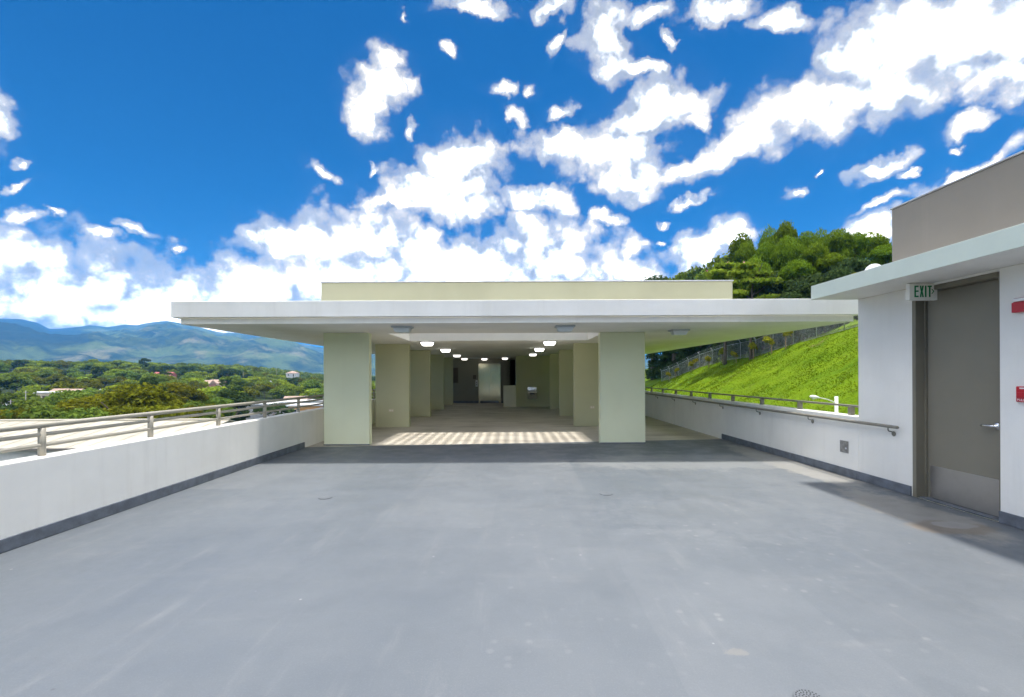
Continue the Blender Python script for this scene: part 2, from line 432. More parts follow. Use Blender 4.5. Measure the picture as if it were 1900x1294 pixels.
def deck_material():
    t = NT('deck_coating')
    c0, c1 = (0.120, 0.134, 0.151), (0.151, 0.163, 0.176)
    pos = t.coord()
    # roller lanes: long strips along the terrace, each a shade apart
    br = t.n('ShaderNodeTexBrick'); br.offset = 0.37; br.squash = 1.0
    br.inputs['Color1'].default_value = (0, 0, 0, 1); br.inputs['Color2'].default_value = (1, 1, 1, 1); br.inputs['Mortar'].default_value = (0.5, 0.5, 0.5, 1)
    br.inputs['Scale'].default_value = 1.0; br.inputs['Mortar Size'].default_value = 0.0; br.inputs['Bias'].default_value = 0.0
    br.inputs['Brick Width'].default_value = 4.3; br.inputs['Row Height'].default_value = 1.15
    wob = t.n('ShaderNodeVectorMath'); wob.operation = 'ADD'
    t.l(t.mapping((1, 1, 1), (0.4, 0.3, 0), (0, 0, R(91.5))), wob.inputs[0])
    wn = t.n('ShaderNodeVectorMath'); wn.operation = 'SCALE'; wn.inputs['Scale'].default_value = 0.12
    t.l(t.noise(0.8, 3, 0.6, out=1), wn.inputs[0]); t.l(wn.outputs[0], wob.inputs[1])
    t.l(wob.outputs[0], br.inputs['Vector'])
    lane = t.math('MULTIPLY', t.n('ShaderNodeSeparateColor').outputs[0], 1.0)
    sepc = lane.node.inputs[0].links[0].from_node; t.l(br.outputs['Color'], sepc.inputs[0])
    a = t.mix(t.ramp(t.noise(0.35, 5, 0.6), 0.3, 0.7), c0, c1)
    a = t.mix(t.math('MULTIPLY', lane, 0.60), a, (0.094, 0.110, 0.128))
    # dry brush streaks
    st = t.ramp(t.noise(1.0, 5, 0.7, t.mapping((6.0, 0.8, 1))), 0.52, 0.82)
    a = t.mix(t.math('MULTIPLY', st, 0.40), a, (0.22, 0.222, 0.222))
    st2 = t.ramp(t.noise(1.0, 5, 0.65, t.mapping((0.7, 3.2, 1), (5, 1, 0))), 0.55, 0.80)
    a = t.mix(t.math('MULTIPLY', st2, 0.30), a, (0.21, 0.21, 0.21))
    # scuffed lime spots, thicker towards the door side
    sx = t.n('ShaderNodeSeparateXYZ'); t.l(pos, sx.inputs[0])
    side = t.ramp(sx.outputs[0], -1.5, 1.0, 0.0, 1.0)
    patch = t.math('MULTIPLY', t.ramp(t.noise(0.7, 4, 0.6), 0.36, 0.60), side)
    vo = t.n('ShaderNodeTexVoronoi'); vo.inputs['Scale'].default_value = 9.0; t.l(pos, vo.inputs['Vector'])
    rnd = t.n('ShaderNodeSeparateColor'); t.l(vo.outputs['Color'], rnd.inputs[0])
    spot = t.math('MULTIPLY', t.ramp(vo.outputs['Distance'], 0.30, 0.10), t.ramp(rnd.outputs[0], 0.45, 0.8))
    fine = t.ramp(t.noise(34, 3, 0.7), 0.58, 0.72)
    spot = t.math('MULTIPLY', t.math('MULTIPLY', spot, patch), t.math('ADD', t.math('MULTIPLY', fine, 0.6), 0.3))
    a = t.mix(t.math('MULTIPLY', spot, 1.0), a, (0.31, 0.31, 0.30))
    vo2 = t.n('ShaderNodeTexVoronoi'); vo2.inputs['Scale'].default_value = 2.3; t.l(pos, vo2.inputs['Vector'])
    fleck = t.ramp(vo2.outputs['Distance'], 0.030, 0.014)
    a = t.mix(t.math('MULTIPLY', fleck, 0.45), a, (0.5, 0.5, 0.48))
    vo3 = t.n('ShaderNodeTexVoronoi'); vo3.inputs['Scale'].default_value = 1.1; t.l(t.mapping((1, 1, 1), (3.3, 7.7, 0)), vo3.inputs['Vector'])
    a = t.mix(t.math('MULTIPLY', t.ramp(vo3.outputs['Distance'], 0.022, 0.012), 0.85), a, (0.05, 0.05, 0.055))
    # worn, dusty lime bloom: helper for placed wear marks with ragged outlines
    def mark(a, x, y, rx, ry, colour, amount, rag=0.55, ns=3.0):
        q = t.n('ShaderNodeVectorMath'); q.operation = 'LENGTH'
        t.l(t.mapping((1 / rx, 1 / ry, 0), (-x / rx, -y / ry, 0)), q.inputs[0])
        d = t.math('ADD', q.outputs['Value'], t.math('MULTIPLY', t.math('SUBTRACT', t.noise(ns, 6, 0.7), 0.5), rag * 2))
        return t.mix(t.math('MULTIPLY', t.ramp(d, 1.05, 0.75), amount), a, colour)
    a = mark(a, 4.80, 8.2, 0.42, 2.3, (0.33, 0.315, 0.285), 0.65, 0.7)
    a = mark(a, 3.0, 8.4, 2.2, 0.8, (0.24, 0.245, 0.245), 0.5, 0.9)
    a = mark(a, 2.3, 5.2, 1.3, 0.9, (0.23, 0.235, 0.24), 0.16, 1.6, 9)
    a = mark(a, 4.50, 5.3, 0.40, 1.15, (0.28, 0.265, 0.24), 0.75, 0.8, 2.5)
    a = mark(a, 4.42, 4.72, 0.42, 0.24, (0.185, 0.155, 0.125), 0.85, 0.5, 4.0)
    a = mark(a, 4.52, 4.80, 0.25, 0.13, (0.27, 0.265, 0.26), 0.8, 0.6, 5.0)
    a = mark(a, 1.25, 2.62, 0.07, 0.035, (0.24, 0.22, 0.19), 0.4, 1.3, 26)
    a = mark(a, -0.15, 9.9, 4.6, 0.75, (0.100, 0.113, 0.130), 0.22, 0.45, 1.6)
    a = t.mix(t.math('MULTIPLY', t.ramp(t.noise(95, 3, 0.75), 0.50, 0.70), 0.22), a, (0.23, 0.24, 0.25))
    a = t.mix(t.math('MULTIPLY', t.ramp(t.noise(60, 4, 0.75, t.mapping((1, 1, 1), (31, 5, 0))), 0.56, 0.72), 0.25), a, (0.075, 0.085, 0.098))
    a = t.mix(t.math('MULTIPLY', t.ramp(t.noise(1.6, 7, 0.72, t.mapping((1, 1, 1), (3, 55, 0))), 0.50, 0.68), 0.20), a, (0.092, 0.106, 0.122))
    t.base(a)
    t.rough(t.ramp(t.noise(2.2, 4, 0.6), 0.3, 0.7, 0.42, 0.62))
    t.b.inputs['Specular IOR Level'].default_value = 0.35
    t.bump(t.math('ADD', t.noise(55, 4, 0.65), t.math('MULTIPLY', t.noise(4, 3, 0.5), 1.2)), 0.12, 0.006)
    return t.m
M['deck'] = deck_material()

def concrete_material():
    t = NT('stained_concrete')
    a = t.mix(t.ramp(t.noise(0.8, 6, 0.65), 0.3, 0.7), (0.44, 0.395, 0.325), (0.56, 0.515, 0.44))
    s = t.ramp(t.noise(1.0, 6, 0.7, t.mapping((0.55, 2.2, 1))), 0.48, 0.72)
    a = t.mix(t.math('MULTIPLY', s, 0.55), a, (0.17, 0.14, 0.11))
    s2 = t.ramp(t.noise(1.0, 5, 0.7, t.mapping((0.8, 3.0, 1), (9, 4, 0))), 0.52, 0.74)
    a = t.mix(t.math('MULTIPLY', s2, 0.55), a, (0.56, 0.53, 0.49))
    t.base(a); t.rough(0.7)
    t.bump(t.noise(30, 4, 0.65), 0.15, 0.006)
    return t.m
M['concrete'] = concrete_material()

def leaf_material(name, dark, light, trans=0.30, patch=0.5):
    t = NT(name)
    t.t.nodes.remove(t.b)
    at = t.n('ShaderNodeAttribute', attribute_name='tint')
    oi = t.n('ShaderNodeObjectInfo')
    f = t.math('ADD', t.math('MULTIPLY', at.outputs['Fac'], 0.75), t.math('MULTIPLY', oi.outputs['Random'], 0.30), True)
    c = t.mix(f, dark, light)
    hs = t.n('ShaderNodeHueSaturation'); t.l(c, hs.inputs['Color'])
    t.l(t.ramp(oi.outputs['Random'], 0, 1, 0.485, 0.515, 'LINEAR'), hs.inputs['Hue'])
    d = t.n('ShaderNodeBsdfDiffuse'); t.l(hs.outputs[0], d.inputs[0])
    tr = t.n('ShaderNodeBsdfTranslucent'); t.l(t.mix(0.5, hs.outputs[0], sc(light, 1.3)), tr.inputs[0])
    mx = t.n('ShaderNodeMixShader'); mx.inputs[0].default_value = trans
    t.l(d.outputs[0], mx.inputs[1]); t.l(tr.outputs[0], mx.inputs[2])
    t.l(mx.outputs[0], t.out.inputs['Surface'])
    return t.m
M['leaf_olive'] = leaf_material('olive_leaves', (0.045, 0.060, 0.007), (0.190, 0.190, 0.015))
M['leaf_green'] = leaf_material('green_leaves', (0.045, 0.086, 0.014), (0.215, 0.285, 0.045))
M['leaf_bright'] = leaf_material('bright_leaves', (0.075, 0.130, 0.012), (0.310, 0.370, 0.035))
M['leaf_dark'] = leaf_material('dark_leaves', (0.022, 0.042, 0.014), (0.085, 0.125, 0.040))
M['leaf_bamboo'] = leaf_material('bamboo_leaves', (0.040, 0.082, 0.006), (0.190, 0.265, 0.018))
M['leaf_yellow'] = leaf_material('yellow_leaves', (0.16, 0.16, 0.015), (0.38, 0.36, 0.03))
M['grass_blade'] = leaf_material('grass_blades', (0.056, 0.108, 0.002), (0.168, 0.220, 0.010), 0.25)
M['petal'] = plain('pink_flowers', (0.55, 0.22, 0.25), 0.7)

def grass_ground():
    t = NT('grass_ground')
    a = t.mix(t.ramp(t.noise(0.25, 6, 0.65), 0.3, 0.7), (0.075, 0.145, 0.003), (0.150, 0.225, 0.006))
    a = t.mix(t.math('MULTIPLY', t.ramp(t.noise(0.9, 5, 0.7), 0.55, 0.78), 0.6), a, (0.20, 0.20, 0.035))
    a = t.mix(t.math('MULTIPLY', t.ramp(t.noise(3.0, 5, 0.7), 0.55, 0.75), 0.5), a, (0.055, 0.11, 0.004))
    a = t.mix(t.math('MULTIPLY', t.ramp(t.noise(0.45, 5, 0.7, t.mapping((1, 1, 1), (40, 7, 0))), 0.60, 0.72), 0.7), a, (0.17, 0.13, 0.06))
    t.base(a); t.rough(0.9); t.b.inputs['Specular IOR Level'].default_value = 0.05
    t.bump(t.noise(2.2, 6, 0.7), 0.5, 0.15)
    return t.m
M['grass'] = grass_ground()

def terrain_material():
    t = NT('valley_ground')
    big = t.noise(0.0032, 7, 0.62)
    a = t.mix(t.ramp(t.noise(0.012, 7, 0.7), 0.34, 0.66), (0.020, 0.036, 0.018), (0.075, 0.100, 0.034))
    clear = t.math('MULTIPLY', t.ramp(big, 0.53, 0.63), t.ramp(t.noise(0.006, 5, 0.6), 0.40, 0.60))
    sx = t.n('ShaderNodeSeparateXYZ'); t.l(t.coord(), sx.inputs[0])
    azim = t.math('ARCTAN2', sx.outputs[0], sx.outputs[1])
    wood = t.ramp(t.math('ADD', azim, t.math('MULTIPLY', t.math('SUBTRACT', t.noise(0.0015, 4, 0.6), 0.5), 0.10)), -0.745, -0.725)  # zero over the far-left massif, where cloud shade is painted in
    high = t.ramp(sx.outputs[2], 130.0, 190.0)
    unshaded = t.math('SUBTRACT', 1.0, t.math('MULTIPLY', t.math('SUBTRACT', 1.0, wood), high))
    a = t.mix(t.math('MULTIPLY', t.math('MULTIPLY', clear, unshaded), 0.60), a, (0.33, 0.29, 0.16))
    a = t.mix(t.math('MULTIPLY', t.math('SUBTRACT', 1.0, unshaded), 0.75), a, (0.016, 0.028, 0.020))  # cloud shade on the far-left massif, put into the colour as dark green
    field = t.math('MULTIPLY', t.ramp(t.noise(0.0045, 6, 0.6, t.mapping((1, 1, 1), (900, 300, 0))), 0.48, 0.62), unshaded)
    a = t.mix(t.math('MULTIPLY', field, 0.6), a, (0.15, 0.20, 0.055))
    a = t.mix(t.math('MULTIPLY', t.ramp(t.noise(0.045, 5, 0.75), 0.58, 0.74), 0.45), a, (0.018, 0.030, 0.016))
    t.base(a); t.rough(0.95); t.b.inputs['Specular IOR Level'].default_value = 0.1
    t.bump(t.noise(0.03, 8, 0.75), 1.0, 22.0)
    return t.m
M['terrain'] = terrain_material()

def metal_roof_material():
    t = NT('beige_sheet_roof')
    a = t.mix(t.ramp(t.noise(0.5, 6, 0.6), 0.3, 0.7), (0.40, 0.37, 0.29), (0.48, 0.44, 0.35))
    s = t.ramp(t.noise(1.0, 4, 0.7, t.mapping((0.5, 4.0, 1))), 0.55, 0.8)
    a = t.mix(t.math('MULTIPLY', s, 0.35), a, (0.36, 0.31, 0.23))
    vo = t.n('ShaderNodeTexVoronoi'); vo.inputs['Scale'].default_value = 0.55; t.l(t.mapping((1, 0.6, 0)), vo.inputs['Vector'])
    a = t.mix(t.math('MULTIPLY', t.ramp(vo.outputs['Distance'], 0.10, 0.05), 0.8), a, (0.20, 0.17, 0.13))
    t.base(a); t.rough(0.55); return t.m
M['sheet'] = metal_roof_material()
for nm, c in (('house_white', (0.66, 0.64, 0.60)), ('house_pink', (0.60, 0.28, 0.25)), ('house_cream', (0.62, 0.52, 0.38)), ('house_grey', (0.45, 0.44, 0.44)),
              ('house_orange', (0.62, 0.34, 0.12)), ('roof_red', (0.34, 0.09, 0.07)), ('roof_white', (0.74, 0.73, 0.71)), ('roof_rust', (0.36, 0.25, 0.19)),
              ('roof_blue', (0.03, 0.06, 0.42)), ('window_glass', (0.03, 0.035, 0.04)), ('pole', (0.26, 0.25, 0.235))):
    M[nm] = plain(nm, c, 0.7 if nm != 'window_glass' else 0.15, var=0.10, scale=0.8)

# ------------------------------------------------------------------ terrain: valley, wooded ridge, mountains
def sm(a, b, x):
    t = np.clip((x - a) / (b - a), 0, 1); return t * t * (3 - 2 * t)

_rng = np.random.RandomState(7)
_perm = _rng.rand(512, 512).astype(np.float64)
def vnoise(x, y):
    xi, yi = np.floor(x).astype(int), np.floor(y).astype(int)
    fx, fy = x - xi, y - yi
    fx, fy = fx * fx * (3 - 2 * fx), fy * fy * (3 - 2 * fy)
    g = lambda i, j: _perm[i & 511, j & 511]
    return (g(xi, yi) * (1 - fx) + g(xi + 1, yi) * fx) * (1 - fy) + (g(xi, yi + 1) * (1 - fx) + g(xi + 1, yi + 1) * fx) * fy
def fbm(x, y, o=5):
    s, a, t = 0, 1, 0
    for k in range(o):
        s = s + a * (vnoise(x * 2 ** k + 17.3 * k, y * 2 ** k + 9.1 * k) - 0.5); t += a; a *= 0.5
    return s / t * 2

RX = [-1500, 0, 40, 70, 92, 110, 150, 165, 185, 200, 230, 255, 280, 310, 340, 360, 385, 415, 440, 500, 600, 700, 1000, 1900, 4000]
RY = [590, 592, 593, 600, 611, 611, 607, 604, 606, 608, 603, 604, 599, 596, 601, 604, 612, 619, 618, 628, 646, 655, 660, 668, 690]
def terrain_z(x, y):
    x, y = np.asarray(x, float), np.asarray(y, float)
    r = np.hypot(x, y); A = np.arctan2(x, y)
    At = np.clip(A, -1.25, 1.25)
    px = CX + F * np.tan(At)
    # roll back into the level frame
    ry = np.interp(px, RX, RY); lev = CY - ry - (px - CX) * math.sin(ROLL)
    Hr = 6000 * np.cos(At) * lev / F                       # crest height at 6 km
    Hr = np.where(np.abs(A) > 1.2, 420 + 60 * np.sin(A * 5), Hr)
    k = np.interp(A, [-1.4, -0.86, -0.70, -0.52, -0.44, -0.36, 0.0], [0.8, 1.0, 1.0, 0.85, 0.45, 0.1, 0.0])
    z = np.interp(r, [0, 120, 200, 300, 400, 550, 700, 950, 1500, 2300], [-14, -14, -12.5, -8, -3, 5, 9, 0, -10, 5])
    zf = np.interp(r, [0, 120, 250, 500, 700, 1500, 2300], [-14, -14, -14, -12, -9, -10, 5])
    z = z * k + zf * (1 - k)
    z = z + fbm(x / 170.0, y / 170.0, 4) * 7 * sm(200, 600, r) * (1 - sm(1800, 2600, r))
    t = np.clip((r - 2300) / 3700, 0, 1)
    rid = fbm(x / 900.0, y / 900.0, 6) + 0.75 * np.abs(fbm(x / 420.0 + 5, y / 420.0, 6)) - 0.20 + 0.30 * np.abs(fbm(x / 150.0, y / 150.0 + 9, 4))
    prof = t ** 1.25
    m = Hr * (prof + 0.42 * rid * np.sin(np.pi * np.clip(t, 0, 1)) * (1 - 0.5 * t))
    foot = (0.26 * np.exp(-((r - 3300) / 420.0) ** 2) * (0.7 + 0.9 * fbm(A * 7 + 3, A * 0 + 1.5, 3))) * Hr * np.where(A < -0.2, 1, 0.4)
    back = np.clip((r - 6000) / 2600, 0, 1)
    m = np.where(r > 6000, Hr * (1 - 0.5 * back), m) + foot * (1 - t * 0.3)
    z = z + np.where(r > 2300, np.maximum(m, 0), 0)
    return z

def build_terrain():
    aa = np.unique(np.concatenate([np.linspace(-math.pi, -1.0, 60), np.linspace(-1.0, -0.30, 420), np.linspace(-0.30, 1.0, 60), np.linspace(1.0, math.pi, 60)]))
    rr = np.concatenate([np.linspace(4, 240, 16), np.linspace(255, 1000, 44), np.geomspace(1030, 2300, 16), np.geomspace(2360, 6400, 110), np.geomspace(6600, 8900, 8)])
    Ag, Rg = np.meshgrid(aa, rr, indexing='ij')
    x, y = Rg * np.sin(Ag), Rg * np.cos(Ag)
    z = terrain_z(x, y)
    v = np.stack([x, y, z], -1).reshape(-1, 3)
    na, nr = len(aa), len(rr)
    i, j = np.meshgrid(np.arange(na - 1), np.arange(nr - 1), indexing='ij')
    q = (i * nr + j).ravel()
    f = np.stack([q, q + nr, q + nr + 1, q + 1], -1)[:, ::-1]
    me = np_mesh('ground', v, f, smooth=True)
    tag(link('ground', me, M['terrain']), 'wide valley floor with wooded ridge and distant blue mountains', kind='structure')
build_terrain()

# right-hand hill
def hill_z(x, y):
    x, y = np.asarray(x, float), np.asarray(y, float)
    zc = np.interp(y, [-40, 10, 30, 40, 48, 52, 60, 68, 78, 83, 88, 98, 120, 170], [9.5, 8.5, 7.0, 6.0, 5.05, 4.7, 3.8, 3.4, 2.65, 2.0, 1.15, 0.2, -1.0, -2.0])
    low = zc - 0.62 * (31 - x) + 0.5 * np.sin(y * 0.13) * sm(31, 24, x) - 1.3 * sm(31, 23, x) * sm(23, 31, x) * 0
    up = zc + 0.34 * (x - 31) + 1.8 * sm(31, 45, x) * np.exp(-((y - 44) / 7.0) ** 2)
    z = np.where(x < 31, low, up)
    z = np.maximum(z, -6.0 - 0.0 * x)
    z = np.where(x > 31, np.minimum(z, zc + 20), z)
    return z + fbm(x / 5.0, y / 5.0, 4) * 0.28 + fbm(x / 1.3, y / 1.3, 2) * 0.07

def build_hill():
    xs = np.concatenate([np.linspace(7.5, 14, 8), np.linspace(14.4, 46, 110), np.linspace(47, 110, 30)])
    ys = np.concatenate([np.linspace(-40, 10, 20), np.linspace(11, 110, 190), np.linspace(113, 170, 16)])
    X, Y = np.meshgrid(xs, ys, indexing='ij')
    Z = hill_z(X, Y)
    Z = np.where((X > 109) | (Y > 168) | (Y < -39), np.minimum(Z, -16), Z)
    Z = np.where(X < 7.9, -16, Z)
    v = np.stack([X, Y, Z], -1).reshape(-1, 3)
    nx, ny = len(xs), len(ys)
    i, j = np.meshgrid(np.arange(nx - 1), np.arange(ny - 1), indexing='ij')
    q = (i * ny + j).ravel()
    f = np.stack([q, q + ny, q + ny + 1, q + 1], -1)
    tag(link('grass_hill', np_mesh('grass_hill', v, f, smooth=True), M['grass']), 'steep bright green grass bank behind the right parapet', kind='structure')
    # turf tufts, only on the face that is turned to the terrace
    rs = np.random.RandomState(3)
    n = 150000
    x = rs.uniform(15.5, 34, n); y = rs.uniform(17, 100, n)
    keep = (x / y > 0.22) & (x / y < 0.82) & (rs.rand(n) < np.clip(50.0 / y, 0.25, 1.0))
    x, y = x[keep], y[keep]; n = len(x)
    z = hill_z(x, y)
    hgt = rs.uniform(0.03, 0.085, n) * (1 + 0.7 * (vnoise(x / 1.5, y / 1.5) - 0.5) * 2) * (y / 35.0) ** 0.25
    wid = rs.uniform(0.02, 0.05, n) * (y / 30.0) ** 0.5
    th = rs.uniform(0, math.pi, n)
    lean = rs.uniform(-0.10, 0.10, (n, 2))
    lean[:, 0] -= 0.06
    c = np.stack([x, y, z - 0.02], -1)
    a = c + np.stack([np.cos(th) * wid, np.sin(th) * wid, 0 * th], -1)
    b = c - np.stack([np.cos(th) * wid, np.sin(th) * wid, 0 * th], -1)
    tip = c + np.stack([lean[:, 0], lean[:, 1], hgt], -1)
    v = np.stack([a, b, tip], 1).reshape(-1, 3)
    f = np.arange(3 * n).reshape(-1, 3)
    tint = np.repeat(np.clip(0.5 + fbm(x / 3.0, y / 3.0, 4) * 0.7 + fbm(x / 13.0, y / 13.0, 3) * 0.8 + rs.uniform(-0.18, 0.18, n), 0, 1), 3)
    tag(link('grass', np_mesh('grass', v, f, tint=tint), M['grass_blade']), 'bright green turf blades on the steep bank', kind='stuff')
build_hill()

# ------------------------------------------------------------------ terrace and covered hall
XL, XR = -4.525, 5.065
ZT = 2.52           # soffit height
DECK_Y0 = -7.0
def build_floors():
    # the coated terrace, its far edge a little askew as painted
    mb = MB()
    mb.prism([(XL, DECK_Y0), (XR, DECK_Y0), (XR, 11.25), (XL, 10.25)], 'Z', -0.20, 0.0)
    tag(mb.build('terrace_floor', M['deck']), 'blue grey coated roof terrace floor', kind='structure')
    mb = MB()
    mb.prism([(XL, 10.25), (XR, 11.25), (XR, 30), (XL, 30)], 'Z', -0.20, -0.004)
    tag(mb.build('hall_floor', M['concrete']), 'stained brown concrete floor under the roof', kind='structure')
    mb = MB()
    mb.box(XL - 0.2, XR + 0.2, DECK_Y0 - 0.2, 30.2, -16, -0.21)
    p = mb.build('building_base', M['white']); tag(p, 'white building body below the terrace', 'building', kind='structure')
build_floors()

def slab_ring(mb, xs, ys, z0, z1):
    """3 x 3 grid of cells without the middle one, as one welded slab"""
    vv = {}
    def V(i, j, k):
        if (i, j, k) not in vv: vv[(i, j, k)] = mb.bm.verts.new((xs[i], ys[j], (z0, z1)[k]))
        return vv[(i, j, k)]
    solid = lambda i, j: 0 <= i < 3 and 0 <= j < 3 and (i, j) != (1, 1)
    for i in range(3):
        for j in range(3):
            if not solid(i, j): continue
            mb.bm.faces.new([V(i, j, 0), V(i, j + 1, 0), V(i + 1, j + 1, 0), V(i + 1, j, 0)])
            mb.bm.faces.new([V(i, j, 1), V(i + 1, j, 1), V(i + 1, j + 1, 1), V(i, j + 1, 1)])
            for (di, dj, a, b) in ((-1, 0, (0, 0), (0, 1)), (1, 0, (1, 0), (1, 1)), (0, -1, (0, 0), (1, 0)), (0, 1, (0, 1), (1, 1))):
                if not solid(i + di, j + dj):
                    mb.bm.faces.new([V(i + a[0], j + a[1], 0), V(i + b[0], j + b[1], 0), V(i + b[0], j + b[1], 1), V(i + a[0], j + a[1], 1)])
    return mb

PIL_Y = [10.5, 14.2, 17.8, 21.5, 25.0]
LEFT_IN = [-3.20, -3.12, -3.11, -3.14, -3.16]
RIGHT_IN = [1.99, 1.88, 1.80, 1.74]
SKY_Y0, SKY_Y1, SKY_X0, SKY_X1 = 10.72, 12.98, -2.83, 2.10
def build_hall():
    hall = empty('covered_hall', (0, 10.5, 0))
    tag(hall, 'open covered hall with wide flat white roof on sage green piers', 'pavilion')
    mb = slab_ring(MB(), [-6.05, SKY_X0, SKY_X1, 6.25], [8.62, SKY_Y0, SKY_Y1, 30.3], ZT, 2.86)
    mb.build('roof_slab', M['soffit'], hall)
    # front and side edge bands: the lower one stands back, the upper one projects
    low = MB()
    low.box(-6.07, 6.27, 8.60, 8.617, ZT - 0.004, 2.62, 0.003); low.build('lower_fascia', M['white'], hall)
    for x0, x1 in ((-6.07, -6.053), (6.253, 6.27)):
        MB().box(x0, x1, 8.62, 30.32, ZT - 0.004, 2.62).build('lower_fascia', M['white'], hall)
    up = MB(); up.box(-6.16, 6.36, 8.47, 8.598, 2.625, 2.915, 0.008); up.build('upper_fascia', M['white'], hall)
    for x0, x1 in ((-6.16, -6.072), (6.272, 6.36)):
        MB().box(x0, x1, 8.60, 30.4, 2.625, 2.915, 0.006).build('upper_fascia', M['white'], hall)
    # raised roof wall
    for b, nm in (((-4.27, 4.95, 10.50, 10.66), 'roof_wall'), ((-4.27, -4.11, 10.663, 28), 'roof_wall'), ((4.79, 4.95, 10.663, 28), 'roof_wall'), ((-4.27, 4.95, 28.003, 28.16), 'roof_wall')):
        MB().box(b[0], b[1], b[2], b[3], 2.862, 3.64, 0.008).build(nm, M['yellowgreen'], hall)
    MB().box(-4.29, 4.97, 10.48, 10.68, 3.642, 3.665, 0.004).build('metal_coping', M['galv'], hall)
    # sun slats over the roof opening
    base = None
    n = 21
    for i in range(n):
        x = SKY_X0 + 0.12 + (SKY_X1 - SKY_X0 - 0.2) * i / (n - 1)
        if base is None:
            o = MB().box(-0.038, 0.038, SKY_Y0 - 0.03, SKY_Y1 + 0.10, 2.865, 2.925, 0.006).build('slat', M['white'], hall)
            base = o
        else:
            o = base.copy(); col.objects.link(o)
        o.matrix_basis = Matrix.Translation((x, -10.5, 0))
    # piers
    for i, (y, xi) in enumerate(zip(PIL_Y, LEFT_IN)):
        w = 1.02 if i < 4 else 0.9
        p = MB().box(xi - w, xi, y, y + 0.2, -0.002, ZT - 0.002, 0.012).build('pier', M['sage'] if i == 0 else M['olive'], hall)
        p['label'] = ('front left pier, pale sage green', 'second left pier with a socket', 'third left pier', 'fourth left pier', 'rearmost left pier')[i]
    for i, (y, xi) in enumerate(zip(PIL_Y, RIGHT_IN)):
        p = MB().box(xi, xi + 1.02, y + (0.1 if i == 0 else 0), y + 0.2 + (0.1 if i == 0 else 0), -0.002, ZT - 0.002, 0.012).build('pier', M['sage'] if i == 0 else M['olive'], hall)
        p['label'] = ('front right pier, pale sage green', 'second right pier with a socket', 'third right pier', 'fourth right pier')[i]
    for x0, x1, y in ((LEFT_IN[0] - 1.025, LEFT_IN[0] + 0.005, 10.5), (RIGHT_IN[0] - 0.005, RIGHT_IN[0] + 1.025, 10.6)):
        MB().box(x0, x1, y - 0.004, y - 0.001, 0.001, 0.028).build('floor_paint_edge', M['base_grey'], hall)
    # back of the hall: lift wall, dark stair opening, right wall, low stair screen
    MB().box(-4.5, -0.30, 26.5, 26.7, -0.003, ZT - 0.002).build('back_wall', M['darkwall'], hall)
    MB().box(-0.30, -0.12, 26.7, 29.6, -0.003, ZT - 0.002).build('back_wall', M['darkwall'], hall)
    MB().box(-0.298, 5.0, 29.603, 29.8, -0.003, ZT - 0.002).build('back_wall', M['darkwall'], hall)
    MB().box(0.20, 5.05, 23.2, 23.4, -0.003, ZT - 0.002, 0.006).build('back_wall', M['olive'], hall)
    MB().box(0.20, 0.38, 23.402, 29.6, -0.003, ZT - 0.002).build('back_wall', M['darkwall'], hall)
    MB().box(-0.43, 0.197, 22.95, 23.12, -0.002, 1.06, 0.008).build('stair_screen', M['cream'], hall)
    MB().box(-4.5, -0.302, 26.46, 26.498, -0.002, 0.13).build('skirting', M['base_grey'], hall)
    return hall
build_hall()

# the white ceiling lights: flange against the soffit, tapered frosted bowl below
def ceiling_light(x, y, lit, label, z=ZT):
    o = empty('ceiling_light', (x, y, z))
    tag(o, label, 'ceiling light', 'square ceiling lights under the flat roof')
    MB().box(x - 0.19, x + 0.19, y - 0.15, y + 0.15, z - 0.032, z - 0.003, 0.006).build('flange', M['fixture'], o)
    mb = MB()
    v = [mb.bm.verts.new((x + sx * w, y + sy * d, zz)) for (w, d, zz) in ((0.165, 0.125, z - 0.033), (0.130, 0.095, z - 0.120)) for (sx, sy) in ((-1, -1), (1, -1), (1, 1), (-1, 1))]
    for k in range(4):
        mb.bm.faces.new((v[k], v[(k + 1) % 4], v[4 + (k + 1) % 4], v[4 + k]))
    mb.bm.faces.new(v[4:]); mb.bm.faces.new(v[:4][::-1])
    bmesh.ops.bevel(mb.bm, geom=mb.bm.edges[:], offset=0.012, segments=2, affect='EDGES')
    mb.build('lens', (M['lens_off'], M['lens_on'], M['lens_dim'])[lit], o)
for (px, py, lab, lit) in (
    (747, 606, 'grey ceiling light nearest the terrace on the left', 0), (1048, 605, 'grey ceiling light nearest the terrace in the middle', 0),
    (1260, 612, 'grey ceiling light right of the front right pier', 0),
    (793, 632, 'lit ceiling light just behind the roof opening on the left', 1), (1020, 631, 'lit ceiling light just behind the roof opening on the right', 1),
    (827, 647.5, 'third ceiling light of the left row', 1), (1001, 646, 'third ceiling light of the right row', 1),
    (848, 658, 'fourth ceiling light of the left row', 2), (989, 656, 'fourth ceiling light of the right row', 2),
    (862, 664.5, 'small rear ceiling light left of the lift', 2), (937, 663.5, 'rear ceiling light right of the lift by the stair opening', 2),
    (899, 665, 'rearmost ceiling light directly before the lift door', 2)):
    p = P(px, py, 10.0)
    Y = min(10.0 * (ZT - H) / (p.z - H), 26.0)
    if 'just behind' in lab: Y = 13.25
    q = P(px, py, Y)
    ceiling_light(q.x, Y, lit, lab)

